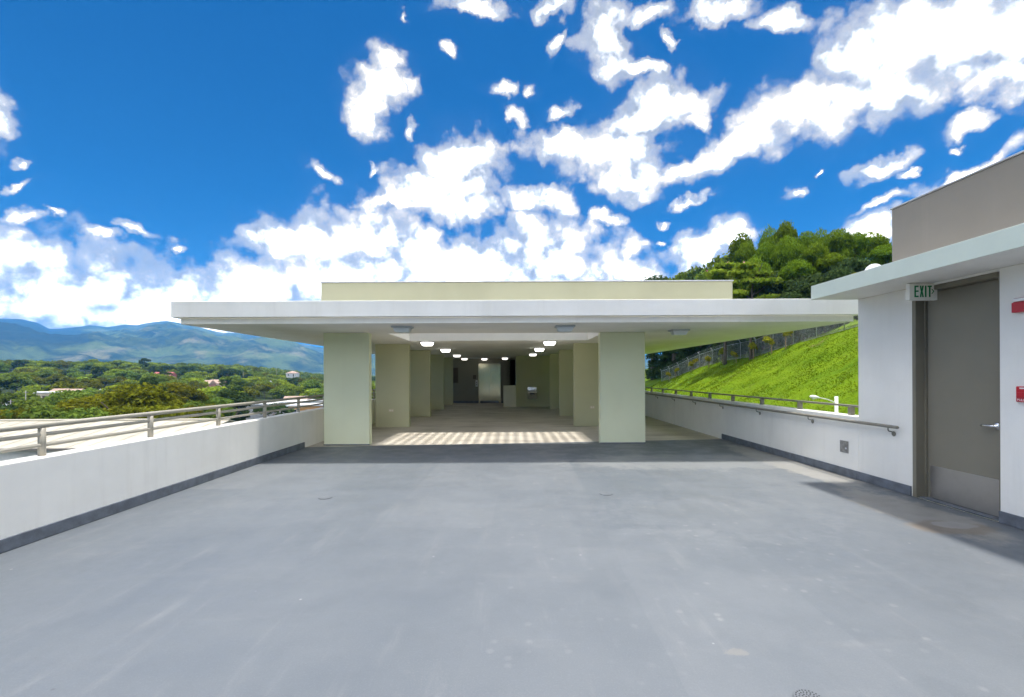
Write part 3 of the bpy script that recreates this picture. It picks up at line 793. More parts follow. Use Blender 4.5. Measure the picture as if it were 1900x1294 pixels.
def lift():
    o = empty('elevator_door', (-1.28, 26.5, 0))
    tag(o, 'closed polished steel elevator door at the back of the hall', 'elevator')
    x0, x1, y = -1.80, -0.74, 26.455
    MB().box(x0 - 0.09, x0, y - 0.01, y + 0.0425, 0.0, 2.14).build('jamb', M['elev'], o)
    MB().box(x1, x1 + 0.09, y - 0.01, y + 0.0425, 0.0, 2.14).build('jamb', M['elev'], o)
    MB().box(x0 - 0.09, x1 + 0.09, y - 0.012, y + 0.0425, 2.142, 2.22).build('head', M['elev'], o)
    xm = (x0 + x1) / 2
    MB().box(x0 + 0.002, xm - 0.004, y + 0.012, y + 0.0425, 0.01, 2.138).build('door_panel', M['elev'], o)
    MB().box(xm + 0.004, x1 - 0.002, y + 0.020, y + 0.0425, 0.01, 2.138).build('door_panel', M['elev'], o)
    c = empty('call_panel', (-1.87 - 0.12, 26.5, 1.0))
    tag(c, 'white elevator call plate beside the steel door', 'call panel')
    MB().box(-2.06, -1.93, 26.475, 26.498, 0.93, 1.30, 0.004).build('plate', M['clear'], c)
    MB().box(-2.015, -1.975, 26.468, 26.474, 1.12, 1.20, 0.003).build('button', M['black'], c)
    MB().box(-2.015, -1.975, 26.468, 26.474, 1.0, 1.08, 0.003).build('button', M['black'], c)
    s = empty('wall_notice', (-2.1, 26.5, 1.3))
    tag(s, 'small black notice plate on the wall left of the elevator', 'sign')
    MB().box(-2.20, -2.03, 26.478, 26.498, 1.36, 1.58, 0.003).build('plate', M['black'], s)
    MB().box(-2.185, -2.045, 26.474, 26.4775, 1.375, 1.565, 0.001).build('face', M['dark_door'], s)
    b = empty('notice_board', (-3.2, 26.5, 1.3))
    tag(b, 'brown board on the dark wall behind the rearmost left pier', 'board')
    MB().box(-3.42, -3.02, 26.47, 26.498, 1.12, 2.02, 0.005).build('frame', M['frame'], b)
    MB().box(-3.385, -3.055, 26.463, 26.4695, 1.155, 1.985, 0.002).build('panel', M['dark_door'], b)
lift()

def fountain():
    c = P(987.5, 731, 23.2); x = c.x; y = 23.2
    o = empty('drinking_fountain', (x, y, 0.35))
    tag(o, 'steel wall drinking fountain on the olive back wall', 'drinking fountain')
    MB().box(x - 0.23, x + 0.23, y - 0.06, y - 0.002, 0.80, 0.98, 0.01).build('backsplash', M['chrome'], o)
    mb = MB(); mb.prism([(y - 0.002, 0.78), (y - 0.30, 0.78), (y - 0.32, 0.70), (y - 0.24, 0.40), (y - 0.002, 0.38)], 'X', x - 0.23, x + 0.23)
    body = mb.build('basin', M['chrome'], o)
    mb = MB(); mb.prism([(y - 0.325, 0.69), (y - 0.332, 0.69), (y - 0.332, 0.62), (y - 0.308, 0.62)], 'X', x - 0.12, x + 0.12); mb.build('push_bar', M['black'], body)
    MB().tube([(x + 0.12, y - 0.12, 0.78), (x + 0.12, y - 0.12, 0.84), (x + 0.09, y - 0.15, 0.86)], 0.012, 8).build('spout', M['chrome'], o)
fountain()

# ------------------------------------------------------------------ parapets, rails, skirtings
def left_parapet():
    o = empty('parapet_wall', (XL, 10, 0))
    tag(o, 'long white parapet wall along the valley side of the terrace', 'wall')
    MB().box(XL - 0.20, XL, DECK_Y0, 30, -0.19, 0.78, 0.012).build('wall', M['parapet'], o)
    MB().box(XL + 0.002, XL + 0.024, DECK_Y0, 10.18, 0.002, 0.125, 0.006).build('skirting', M['base_grey'], o)
    r = empty('guard_railing', (XL - 0.1, 10, 0.78))
    tag(r, 'beige three-bar pipe railing on the valley side parapet', 'railing')
    xr = XL - 0.10
    for z, rad in ((1.08, 0.026), (0.99, 0.019), (0.885, 0.019)):
        MB().tube([(xr, DECK_Y0, z), (xr, 29.5, z)], rad, 14).build('rail', M['rail'], r)
    base = None
    for k in range(-6, 18):
        y = 4.61 + 1.385 * k
        if base is None:
            base = MB().tube([(0, 0, 0.782), (0, 0, 1.055)], 0.031, 14).build('post', M['rail'], r); p = base
        else:
            p = base.copy(); col.objects.link(p)
        p.matrix_basis = r.matrix_basis.inverted() @ Matrix.Translation((xr, y, 0))
left_parapet()

DOOR_Y0, DOOR_Y1, DOOR_Z = 4.87, 5.93, 2.612
STAIR_Y = 6.86
def right_side():
    o = empty('parapet_wall', (XR, 15, 0))
    tag(o, 'long white parapet wall below the green bank', 'wall')
    MB().box(XR, XR + 0.20, STAIR_Y + 0.003, 30, -0.19, 0.925, 0.01).build('wall', M['parapet'], o)
    MB().box(XR - 0.024, XR - 0.002, STAIR_Y + 0.004, 11.30, 0.002, 0.125, 0.006).build('skirting', M['base_grey'], o)
    r = empty('top_railing', (XR + 0.1, 15, 0.925))
    tag(r, 'low brown single-bar railing on the parapet before the green bank', 'railing')
    MB().box(XR + 0.07, XR + 0.13, STAIR_Y + 0.02, 29.5, 1.05, 1.08, 0.006).build('rail', M['railwall'], r)
    base = None
    for k in range(18):
        y = 7.14 + 1.275 * k
        if base is None:
            base = MB().box(-0.03, 0.03, -0.035, 0.035, 0.927, 1.048, 0.004).build('post', M['railwall'], r); p = base
        else:
            p = base.copy(); col.objects.link(p)
        p.matrix_basis = r.matrix_basis.inverted() @ Matrix.Translation((XR + 0.1, y, 0))
    h = empty('wall_handrail', (XR - 0.08, 10, 0.85))
    tag(h, 'brown round handrail on brackets along the right parapet', 'handrail')
    xh, zh = XR - 0.08, 0.855
    MB().tube([(xh, 6.06, zh), (xh, 6.075, zh), (xh, 29, zh)], [0.016, 0.022, 0.022], 14).build('rail', M['railwall'], h)
    for k in range(14):
        y = 6.22 + 1.68 * k
        b = MB()
        b.tube([(xh, y, zh - 0.02), (xh, y, zh - 0.05), (xh + 0.012, y, zh - 0.066), (xh + 0.04, y, zh - 0.07), (xh + 0.072, y, zh - 0.085)], 0.008, 8)
        b.lathe([(0.034, 0.0), (0.034, -0.006), (0.02, -0.014)], (XR - 0.002, y, zh - 0.10), 16, 'X')
        b.build('bracket', M['railwall'], h)
    # cover plate on the parapet
    c = P(1566.5, 829, 7.15)
    w = empty('wall_plate', (XR, 7.15, c.z))
    tag(w, 'small grey metal cover plate low on the right white wall', 'cover plate')
    MB().box(XR - 0.012, XR - 0.002, 7.06, 7.235, c.z - 0.09, c.z + 0.09, 0.003).build('plate', M['plate'], w)
    MB().lathe([(0.014, 0), (0.014, -0.006), (0.010, -0.009)], (XR - 0.0125, 7.10, c.z - 0.02), 12, 'X').build('lock', M['clear'], w)
right_side()

def stair_building():
    o = empty('stair_building', (XR + 1, 3, 0))
    tag(o, 'white stair house with pale green canopy edge and tan upper wall', 'building')
    T = 0.24
    x0, x1 = XR, XR + T
    zt = 2.64
    w = MB(); w.box(x0, x1, DOOR_Y1, STAIR_Y, 0.001, zt - 0.002, 0.006); w.build('wall', M['white'], o)
    w = MB(); w.box(x0, x1, DECK_Y0, DOOR_Y0, 0.001, zt - 0.002, 0.006); w.build('wall', M['white'], o)
    w = MB(); w.box(x0 + 0.001, x1, DOOR_Y0 + 0.002, DOOR_Y1 - 0.002, DOOR_Z, zt - 0.002); w.build('lintel', M['white'], o)
    MB().box(x1 + 0.002, 10.0, STAIR_Y - 0.2, STAIR_Y, -6, zt - 0.002).build('wall', M['white'], o)
    MB().box(9.8, 10.0, DECK_Y0, STAIR_Y - 0.203, -6, zt - 0.002).build('wall', M['white'], o)
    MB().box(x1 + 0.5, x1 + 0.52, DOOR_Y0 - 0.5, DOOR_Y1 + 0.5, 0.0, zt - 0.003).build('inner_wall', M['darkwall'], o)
    # skirtings
    MB().box(x0 - 0.024, x0 - 0.002, DOOR_Y1 + 0.012, STAIR_Y + 0.002, 0.002, 0.125, 0.006).build('skirting', M['base_grey'], o)
    MB().box(x0 - 0.024, x0 - 0.002, DECK_Y0, DOOR_Y0 - 0.004, 0.002, 0.125, 0.006).build('skirting', M['base_grey'], o)
    # canopy slab and tan block above
    ce = P(1505, 557, STAIR_Y)
    MB().box(ce.x + 0.012, 10.3, DECK_Y0, STAIR_Y - 0.012, zt, 2.80).build('canopy_slab', M['white'], o)
    MB().box(ce.x, ce.x + 0.010, DECK_Y0, STAIR_Y, zt - 0.003, 2.835, 0.003).build('canopy_fascia', M['mint'], o)
    MB().box(ce.x + 0.0105, 10.3, STAIR_Y - 0.0115, STAIR_Y, zt - 0.003, 2.835, 0.003).build('canopy_fascia', M['mint'], o)
    MB().box(5.20, 9.9, DECK_Y0, 6.41, 2.802, 3.79, 0.008).build('upper_wall', M['tan'], o)
    MB().box(5.185, 9.92, DECK_Y0, 6.425, 3.792, 3.81, 0.003).build('metal_coping', M['galv'], o)
    # door
    d = MB()
    fy = 0.055
    d.box(x0 - 0.006, x1 - 0.02, DOOR_Y1 - fy, DOOR_Y1 - 0.001, 0.001, DOOR_Z - 0.002, 0.004)
    d.box(x0 + 0.10, x1 - 0.02, DOOR_Y1 - fy - 0.016, DOOR_Y1 - fy - 0.0005, 0.001, DOOR_Z - 0.06, 0.002)
    fn = 0.016
    d.box(x0 + 0.004, x1 - 0.02, DOOR_Y0 + 0.001, DOOR_Y0 + fn, 0.001, DOOR_Z - 0.002, 0.004)
    d.box(x0 - 0.005, x1 - 0.02, DOOR_Y0 + fn + 0.001, DOOR_Y1 - fy - 0.001, DOOR_Z - fy, DOOR_Z - 0.002, 0.004)
    d.build('door_frame', M['frame'], o)
    leaf = MB().box(x0 + 0.125, x0 + 0.170, DOOR_Y0 + fn + 0.003, DOOR_Y1 - fy - 0.020, 0.014, DOOR_Z - fy - 0.004, 0.003).build('door', M['door'], o)
    leaf['label'] = 'grey brown metal exit door'
    MB().box(x0 + 0.120, x0 + 0.1245, DOOR_Y0 + fn + 0.01, DOOR_Y1 - fy - 0.055, 0.020, 0.415, 0.001).build('kick_plate', M['steel'], leaf)
    hy, hz = DOOR_Y0 + fn + 0.125, 0.985
    h = MB()
    h.lathe([(0.040, 0.0), (0.040, -0.010), (0.032, -0.018), (0.017, -0.020), (0.016, -0.058)], (x0 + 0.1245, hy, hz), 20, 'X')
    h.tube([(x0 + 0.072, hy - 0.012, hz), (x0 + 0.070, hy + 0.03, hz), (x0 + 0.072, hy + 0.09, hz - 0.002), (x0 + 0.078, hy + 0.135, hz - 0.004)], [0.016, 0.015, 0.013, 0.010], 10)
    h.build('lever_handle', M['chrome'], leaf)
    for hz2 in (0.28, 1.3, 2.3):
        MB().tube([(x0 + 0.118, DOOR_Y1 - fy - 0.012, hz2 - 0.055), (x0 + 0.118, DOOR_Y1 - fy - 0.012, hz2 + 0.055)], 0.008, 8).build('hinge', M['frame'], leaf)
    MB().box(x0 + 0.02, x1 - 0.021, DOOR_Y0 + fn + 0.001, DOOR_Y1 - fy - 0.001, 0.0015, 0.011).build('threshold', M['base_grey'], o)
    # white dome on the stair roof
    q = P(1622, 505, 6.66)
    v = empty('roof_dome', (q.x, 6.66, 2.80)); tag(v, 'small white dome standing on the stair house roof edge', 'dome')
    rad = 0.115
    prof = [(0.07, 2.801 - q.z), (0.07, -0.05)] + [(rad * math.cos(t), rad * math.sin(t)) for t in np.linspace(-0.4, math.pi / 2 - 0.05, 9)]
    MB().lathe(prof, (q.x, 6.66, q.z), 24).build('dome', M['clear'], v)
    MB().box(q.x - 0.09, q.x + 0.09, 6.57, 6.75, 2.8005, 2.812).build('base_plate', M['galv'], v)
stair_building()

def exit_sign():
    Y = 5.62
    a, b = P(1687.5, 523, Y), P(1740, 557, Y)
    x0, x1, z1, z0 = a.x, b.x, 2.632, b.z
    o = empty('exit_sign', ((x0 + x1) / 2, Y, z1)); tag(o, 'cream exit sign with green letters hanging under the canopy', 'exit sign')
    MB().box(x0, x1, Y, Y + 0.055, z0, z1, 0.006).build('housing', M['sign'], o)
    fx0 = x0 + 0.045
    MB().box(fx0, x1 - 0.012, Y - 0.003, Y - 0.0005, z0 + 0.014, z1 - 0.014).build('face_plate', M['sign'], o)
    MB().box((x0 + x1) / 2 - 0.06, (x0 + x1) / 2 + 0.06, Y + 0.005, Y + 0.05, z1 + 0.0005, 2.6375).build('canopy_plate', M['sign'], o)
    hb, ht = z0 + 0.035, z1 - 0.028
    hh = ht - hb
    W = x1 - 0.030 - fx0
    s = W / 4.25
    t = s * 0.27
    y0, y1 = Y - 0.006, Y - 0.0032
    def bar(mb, p, q):
        mb.box(min(p[0], q[0]), max(p[0], q[0]), y0, y1, min(p[1], q[1]), max(p[1], q[1]))
    x = fx0 + 0.012
    w = s * 0.78
    E = MB(); E.prism([(x, hb), (x + w, hb), (x + w, hb + t), (x + t, hb + t), (x + t, hb + hh * 0.46), (x + w, hb + hh * 0.46), (x + w, hb + hh * 0.46 + t), (x + t, hb + hh * 0.46 + t), (x + t, ht - t), (x + w, ht - t), (x + w, ht), (x, ht)], 'Y', y0, y1)
    E.build('letter', M['green'], o)
    x += s * 1.02
    X = MB(); m = (hb + ht) / 2
    X.prism([(x, hb), (x + t * 1.1, hb), (x + w / 2 + 0.0, m - t * 0.9), (x + w - t * 1.1, hb), (x + w, hb), (x + w / 2 + t * 0.6, m), (x + w, ht), (x + w - t * 1.1, ht), (x + w / 2, m + t * 0.9), (x + t * 1.1, ht), (x, ht), (x + w / 2 - t * 0.6, m)], 'Y', y0, y1)
    X.build('letter', M['green'], o)
    x += s * 1.02
    I = MB(); bar(I, (x, hb), (x + t, ht)); I.build('letter', M['green'], o)
    x += s * 0.52
    T = MB(); T.prism([(x + w / 2 - t / 2, hb), (x + w / 2 + t / 2, hb), (x + w / 2 + t / 2, ht - t), (x + w, ht - t), (x + w, ht), (x, ht), (x, ht - t), (x + w / 2 - t / 2, ht - t)], 'Y', y0, y1)
    T.build('letter', M['green'], o)
    x += s * 0.72
    C = MB(); k = hh * 0.20
    C.prism([(x, m + k), (x + t * 0.6, m + k), (x + s * 0.55, m), (x + t * 0.7, m - k), (x, m - k), (x + s * 0.55 - t * 0.7, m)], 'Y', y0, y1)
    C.build('arrow', M['green'], o)
exit_sign()

def fire_devices():
    y1 = XR * F / 935.5
    o = empty('fire_strobe', (XR, y1 - 0.07, 2.2)); tag(o, 'red fire alarm strobe with clear lens at the right edge', 'fire alarm')
    MB().box(XR - 0.03, XR - 0.002, y1 - 0.14, y1, 2.155, 2.30, 0.006).build('housing', M['red'], o)
    MB().box(XR - 0.052, XR - 0.0305, y1 - 0.135, y1 - 0.004, 2.155, 2.255, 0.006).build('sounder', M['red'], o)
    MB().box(XR - 0.050, XR - 0.0305, y1 - 0.130, y1 - 0.008, 2.262, 2.295, 0.006).build('lens', M['clear'], o)
    y1 = XR * F / 941.0
    o = empty('fire_pull_station', (XR, y1 - 0.06, 1.34)); tag(o, 'red fire pull station with white lettering below the strobe', 'fire alarm')
    MB().box(XR - 0.035, XR - 0.002, y1 - 0.12, y1, 1.265, 1.42, 0.006).build('body', M['red'], o)
    MB().box(XR - 0.046, XR - 0.0355, y1 - 0.105, y1 - 0.012, 1.31, 1.36, 0.004).build('pull_bar', M['red'], o)
    MB().box(XR - 0.0365, XR - 0.0352, y1 - 0.085, y1 - 0.034, 1.395, 1.408).build('white_mark', M['clear'], o)
    cu = bpy.data.curves.new('lettering', 'FONT'); cu.body = 'PULL'; cu.size = 0.032; cu.extrude = 0.0005; cu.materials.append(M['clear'])
    tmp = bpy.data.objects.new('lettering', cu); col.objects.link(tmp)
    dg = bpy.context.evaluated_depsgraph_get(); lm = bpy.data.meshes.new_from_object(tmp.evaluated_get(dg)); bpy.data.objects.remove(tmp)
    t = bpy.data.objects.new('lettering', lm); col.objects.link(t); t.parent = o
    t.matrix_basis = o.matrix_basis.inverted() @ Matrix.Translation((XR - 0.0365, y1 - 0.014, 1.275)) @ Matrix.Rotation(R(-90), 4, 'Z') @ Matrix.Rotation(R(90), 4, 'X')
fire_devices()

def socket(px, py, Y, label):
    c = P(px, py, Y)
    o = empty('wall_socket', c); tag(o, label, 'socket')
    y = Y - 0.002
    MB().box(c.x - 0.075, c.x + 0.075, y - 0.008, y, c.z - 0.045, c.z + 0.045, 0.003).build('plate', M['ivory'], o)
    for s in (-0.03, 0.03):
        MB().box(c.x + s - 0.016, c.x + s + 0.016, y - 0.011, y - 0.0082, c.z - 0.022, c.z + 0.022, 0.002).build('outlet', M['sign'], o)
socket(726, 762, 14.2, 'ivory socket low on the second left pier')
socket(1099, 756, 14.2, 'ivory socket low on the second right pier')

def drain(x, y, r, label, holes):
    o = empty('floor_drain', (x, y, 0)); tag(o, label, 'floor drain')
    MB().lathe([(r, 0.002), (r, 0.006), (r * 0.97, 0.008)], (x, y, 0), 32).build('cover', M['cap'] if not holes else M['deck'], o)
    if holes:
        mb = MB(); k = 0
        for ring, cnt in ((0.0, 1), (0.22, 6), (0.42, 12), (0.62, 18), (0.82, 24)):
            for i in range(cnt):
                a = i * 2 * math.pi / cnt + ring
                mb.lathe([(r * 0.055, 0.0), (r * 0.055, 0.0012)], (x + ring * r * math.cos(a), y + ring * r * math.sin(a), 0.0083), 8)
        mb.build('drain_holes', M['black'], o)
p = P(1503, 1299, 10); Yd = 10 * H / (H - p.z); drain(P(1503, 1299, Yd).x, Yd, 0.07, 'perforated round floor drain at the bottom edge of the terrace', True)
p = P(604, 924, 10); Yd = 10 * H / (H - p.z); drain(P(604, 924, Yd).x, Yd, 0.085, 'round painted floor cap on the left of the terrace', False)
p = P(1125, 917, 10); Yd = 10 * H / (H - p.z); drain(P(1125, 917, Yd).x, Yd, 0.085, 'round painted floor cap right of the terrace middle', False)

# ------------------------------------------------------------------ foliage
def leaf_cards(rs, centre, normal, size, aspect=0.55, droop=0.0, spread=0.9):
    n = len(centre)
    nrm = normal + rs.normal(0, spread, (n, 3)); nrm /= np.linalg.norm(nrm, axis=1, keepdims=True) + 1e-9
    a = np.cross(nrm, rs.normal(0, 1, (n, 3)) + np.array([0, 0, 1e-3])); a /= np.linalg.norm(a, axis=1, keepdims=True) + 1e-9
    if droop:
        a = a * (1 - droop) + np.array([0, 0, -1.0]) * droop + normal * 0.35 * droop
        a /= np.linalg.norm(a, axis=1, keepdims=True)
    b = np.cross(nrm, a); b /= np.linalg.norm(b, axis=1, keepdims=True) + 1e-9
    s = size * rs.uniform(0.6, 1.3, n)
    A, B = a * s[:, None], b * (s * aspect)[:, None]
    # a pointed leaf spray: base, side, tip, side
    v = np.stack([centre - A, centre + B * 0.9 - A * 0.1, centre + A, centre - B * 0.9 - A * 0.1], 1)
    return v.reshape(-1, 3)

def crown_mesh(name, seed, clumps, leaves, size, aspect=0.55, droop=0.0, spread=0.8, shell=0.55):
    """clumps: list of (x, y, z, rx, ry, rz); leaves spread through the outer shell of every clump"""
    rs = np.random.RandomState(seed)
    cl = np.array(clumps, float)
    area = (cl[:, 3] * cl[:, 4] * cl[:, 5]) ** (2 / 3)
    cnt = np.maximum(6, (leaves * area / area.sum()).astype(int))
    C, Nn, T = [], [], []
    for c, k in zip(cl, cnt):
        d = rs.normal(0, 1, (k, 3)); d /= np.linalg.norm(d, axis=1, keepdims=True)
        d[:, 2] = np.where(d[:, 2] < -0.35, -d[:, 2] * 0.6, d[:, 2])
        rad = shell + (1 - shell) * rs.rand(k) ** 0.6 + np.where(rs.rand(k) < 0.12, rs.uniform(0, 0.22, k), 0)
        C.append(c[:3] + d * rad[:, None] * c[3:6]); Nn.append(d * np.array([1, 1, 1.3]))
        T.append(np.clip(rs.normal(0.45, 0.16) + rs.normal(0, 0.16, k), 0, 1))
    C, Nn, T = np.concatenate(C), np.concatenate(Nn), np.concatenate(T)
    v = leaf_cards(rs, C, Nn, size, aspect, droop, spread)
    f = np.arange(len(v)).reshape(-1, 4)
    return np_mesh(name, v, f, tint=np.repeat(T, 4))

def broad_clumps(rs, rx, rz, z0, n, cr):
    out = []
    for _ in range(n):
        while True:
            p = rs.uniform(-1, 1, 3)
            if np.dot(p, p) < 1 and p[2] > -0.75: break
        p = p / max(np.linalg.norm(p), 0.2) * np.linalg.norm(p) ** 0.5
        k = cr * rs.uniform(0.65, 1.25)
        out.append((p[0] * (rx - k * 0.6), p[1] * (rx - k * 0.6), z0 + rz * (1 + 0.95 * p[2] * (1 - 0.4 * k / rz)), k, k, k * 0.72))
    return out

def trunk_mesh(name, seed, h, r, rx, n=6):
    rs = np.random.RandomState(seed)
    mb = MB()
    lean = rs.uniform(-0.06, 0.06, 2) * h
    pts = [(lean[0] * t ** 2, lean[1] * t ** 2, h * t) for t in np.linspace(-0.05, 1, 6)]
    mb.tube(pts, r, 8, True, r * 0.45)
    for i in range(n):
        a = 2 * math.pi * (i + rs.rand()) / n
        z = h * rs.uniform(0.55, 0.95); L = rx * rs.uniform(0.5, 0.85)
        b0 = Vector((lean[0] * (z / h) ** 2, lean[1] * (z / h) ** 2, z))
        mb.tube([b0, b0 + Vector((math.cos(a) * L * 0.5, math.sin(a) * L * 0.5, L * 0.28)), b0 + Vector((math.cos(a) * L, math.sin(a) * L, L * 0.7))], r * 0.42, 6, True, r * 0.12)
    bmesh.ops.recalc_face_normals(mb.bm, faces=mb.bm.faces)
    me = bpy.data.meshes.new(name); mb.bm.to_mesh(me); mb.bm.free(); me.materials.append(M['bark'])
    return me

def tree_kind(name, seed, h, rx, rz, mat, n, cr, leaves, size, **kw):
    rs = np.random.RandomState(seed)
    cl = broad_clumps(rs, rx, rz, h - 2 * rz, n, cr)
    c = crown_mesh(name + '_crown', seed + 1, cl, leaves, size, **kw); c.materials.append(mat)
    return {'h': h, 'crown': c, 'trunk': trunk_mesh(name + '_trunk', seed + 2, h - rz * 0.9, 0.02 * h + 0.06, rx)}

def plant_tree(kind, name, x, y, z, scale, rz, label, cat, group, wide=1.0, mat=None):
    o = empty(name, (x, y, z), rz); o.scale = (scale * wide, scale * wide, scale)
    tag(o, label, cat, group)
    t = link('trunk', kind['trunk'], None, o, keep=False)
    c = link('crown', kind['crown'], None, o, keep=False)
    if mat is not None:
        c.material_slots[0].link = 'OBJECT'; c.material_slots[0].material = mat
    return o

NEAR = [tree_kind('near_tree', 11, 14, 5.2, 4.6, M['leaf_olive'], 42, 1.7, 13000, 0.26, spread=0.7),
        tree_kind('near_tree', 21, 13, 4.4, 4.4, M['leaf_olive'], 36, 1.6, 11000, 0.26, spread=0.7),
        tree_kind('near_tree', 31, 12, 4.8, 3.6, M['leaf_green'], 34, 1.6, 10000, 0.28, spread=0.7),
        tree_kind('near_tree', 41, 13, 3.6, 5.0, M['leaf_dark'], 30, 1.5, 9000, 0.28, spread=0.7)]
MID = [tree_kind('mid_tree', 51, 10, 4.6, 3.4, M['leaf_green'], 22, 1.8, 2400, 0.50),
       tree_kind('mid_tree', 61, 9, 5.4, 2.9, M['leaf_bright'], 24, 1.9, 2600, 0.50),
       tree_kind('mid_tree', 71, 12, 4.0, 4.6, M['leaf_dark'], 20, 1.8, 2200, 0.50),
       tree_kind('mid_tree', 81, 8, 4.4, 2.6, M['leaf_olive'], 18, 1.7, 2000, 0.50)]

def left_trees():
    rnd = random.Random(5)
    # the big trees close behind the sheet-metal roof: pixel, top pixel, depth, kind, scale
    spec = [(255, 716, 58, 0, 'tallest olive green tree right behind the sheet metal roof'), (205, 727, 62, 1, 'olive tree left of the tallest one behind the roof'),
            (150, 742, 55, 0, 'rounded olive tree behind the middle of the sheet roof'), (310, 733, 64, 1, 'olive tree right of the tallest one behind the roof'),
            (95, 748, 52, 2, 'bushy green tree behind the left part of the sheet roof'), (40, 755, 50, 1, 'dark olive tree behind the left end of the sheet roof'),
            (-5, 748, 56, 3, 'dark tree cut by the left edge of the picture'), (120, 722, 88, 2, 'mid green tree above the olive row on the left'),
            (285, 700, 92, 3, 'tall grey green tree above the olive row'), (330, 712, 96, 0, 'brownish green tree beside the tall grey green one'),
            (70, 738, 70, 2, 'green tree with yellow tips on the far left row'), (185, 752, 50, 2, 'low green tree at the ridge of the sheet roof'),
            (238, 752, 50, 1, 'low olive tree at the ridge of the sheet roof'), (300, 757, 54, 0, 'low olive tree at the right end of the sheet roof'),
            (350, 742, 84, 2, 'green tree with pale blossoms beyond the roof end'), (405, 735, 100, 2, 'broad green tree left of the white street buildings'),
            (432, 716, 112, 3, 'very dark tree above the white street buildings'), (375, 748, 92, 1, 'olive tree between the roof end and the street buildings')]
    for (px, py, Y, k, lab) in spec:
        top = P(px, py, Y)
        g = float(terrain_z(top.x, Y))
        s = (top.z - g) / NEAR[k]['h']
        plant_tree(NEAR[k], 'broadleaf_tree', top.x, Y, g, s, rnd.uniform(0, 6.28), lab, 'tree', 'large trees below the terrace', wide=rnd.uniform(0.95, 1.15) * (1.0 if s > 0.8 else 1.15))
    # individual trees on the valley slope
    rs = np.random.RandomState(12)
    placed = []
    tries = 0
    bands = [('dense green tree on the near valley floor among the houses', 105, 200), ('green tree on the lower valley slope behind the houses', 200, 320), ('small rounded tree on the upper valley slope', 320, 470)]
    while len(placed) < 285 and tries < 20000:
        tries += 1
        Y = math.sqrt(rs.uniform(105 ** 2, 460 ** 2))
        px = rs.uniform(-25, 720)
        x = (px - CX) * Y / F
        r = math.hypot(x, Y)
        if any((x - a) ** 2 + (Y - b) ** 2 < (5.2 + 0.004 * r) ** 2 for a, b in placed): continue
        if any(abs(x - hx) < hw and -hd < Y - hy < 4 for hx, hy, hw, hd in HOUSE_SPOTS): continue
        placed.append((x, Y))
        z = float(terrain_z(x, Y))
        fld = vnoise(np.array([x / 60.0]), np.array([Y / 60.0]))[0]
        k = int(np.clip((fld + rs.uniform(-0.35, 0.35)) * 4, 0, 3))
        k = [2, 0, 1, 3][k]
        for lab, lo, hi in bands:
            if lo <= Y < hi: break
        lab = lab.replace('dense green tree', '@').replace('green tree', '@').replace('small rounded tree', '@').replace('@', ('rounded green tree', 'broad bright yellow green tree', 'tall dark green tree', 'low olive tree')[k])
        plant_tree(MID[k], 'broadleaf_tree', x, Y, z - 0.3, rs.uniform(0.75, 1.25), rs.uniform(0, 6.28), lab, 'tree', lab.replace(' tree ', ' trees ', 1), wide=rs.uniform(0.9, 1.3))

HOUSE_SPOTS = []
def house(px, py, Y, w, d, h, wall, roof, kind, label, rz=0.0, cat='house', storeys=1):
    """py is the pixel of the eaves line"""
    c = P(px, py, Y)
    z0 = c.z - h
    o = empty('valley_house', (c.x, Y, z0), rz); tag(o, label, cat, 'houses in the valley')
    HOUSE_SPOTS.append((c.x, Y, w * 0.5 + 1.5, 17))
    Mx = o.matrix_basis
    def part(mb, name, mat, par=o):
        bmesh.ops.transform(mb.bm, matrix=Mx, verts=mb.bm.verts[:]); return mb.build(name, mat, par)
    part(MB().box(-w / 2, w / 2, 0, d, -8, h), 'wall', wall)
    if kind == 'gable':
        mb = MB(); mb.prism([(-0.4, h + 0.01), (d + 0.4, h + 0.01), (d / 2, h + d * 0.28)], 'X', -w / 2 - 0.4, w / 2 + 0.4); part(mb, 'roof', roof)
    elif kind == 'hip':
        mb = MB(); b = mb.bm; e = 0.4
        q = [b.verts.new(p) for p in ((-w/2-e, -e, h+.01), (w/2+e, -e, h+.01), (w/2+e, d+e, h+.01), (-w/2-e, d+e, h+.01), (-w/2+d/2, d/2, h+d*.3), (w/2-d/2, d/2, h+d*.3))]
        for f in ((0,1,5,4),(1,2,5),(2,3,4,5),(3,0,4),(3,2,1,0)): b.faces.new([q[i] for i in f])
        part(mb, 'roof', roof)
    else:
        part(MB().box(-w / 2 - 0.3, w / 2 + 0.3, -0.3, d + 0.3, h + 0.005, h + 0.35), 'roof', roof)
    n = max(2, int(w / 3.2))
    for s in range(storeys):
        zb = h - 2.1 - 3.0 * s
        for i in range(n):
            x = -w / 2 + w * (i + 0.5) / n
            if i == n // 2 and s == storeys - 1:
                part(MB().box(x - 0.5, x + 0.5, -0.06, -0.005, zb - 0.9, zb + 1.2), 'door', M['dark_door'])
            else:
                wd = part(MB().box(x - 0.65, x + 0.65, -0.06, -0.005, zb, zb + 1.2), 'window', M['house_white'])
                part(MB().box(x - 0.53, x + 0.53, -0.075, -0.062, zb + 0.1, zb + 1.1), 'pane', M['window_glass'], wd)

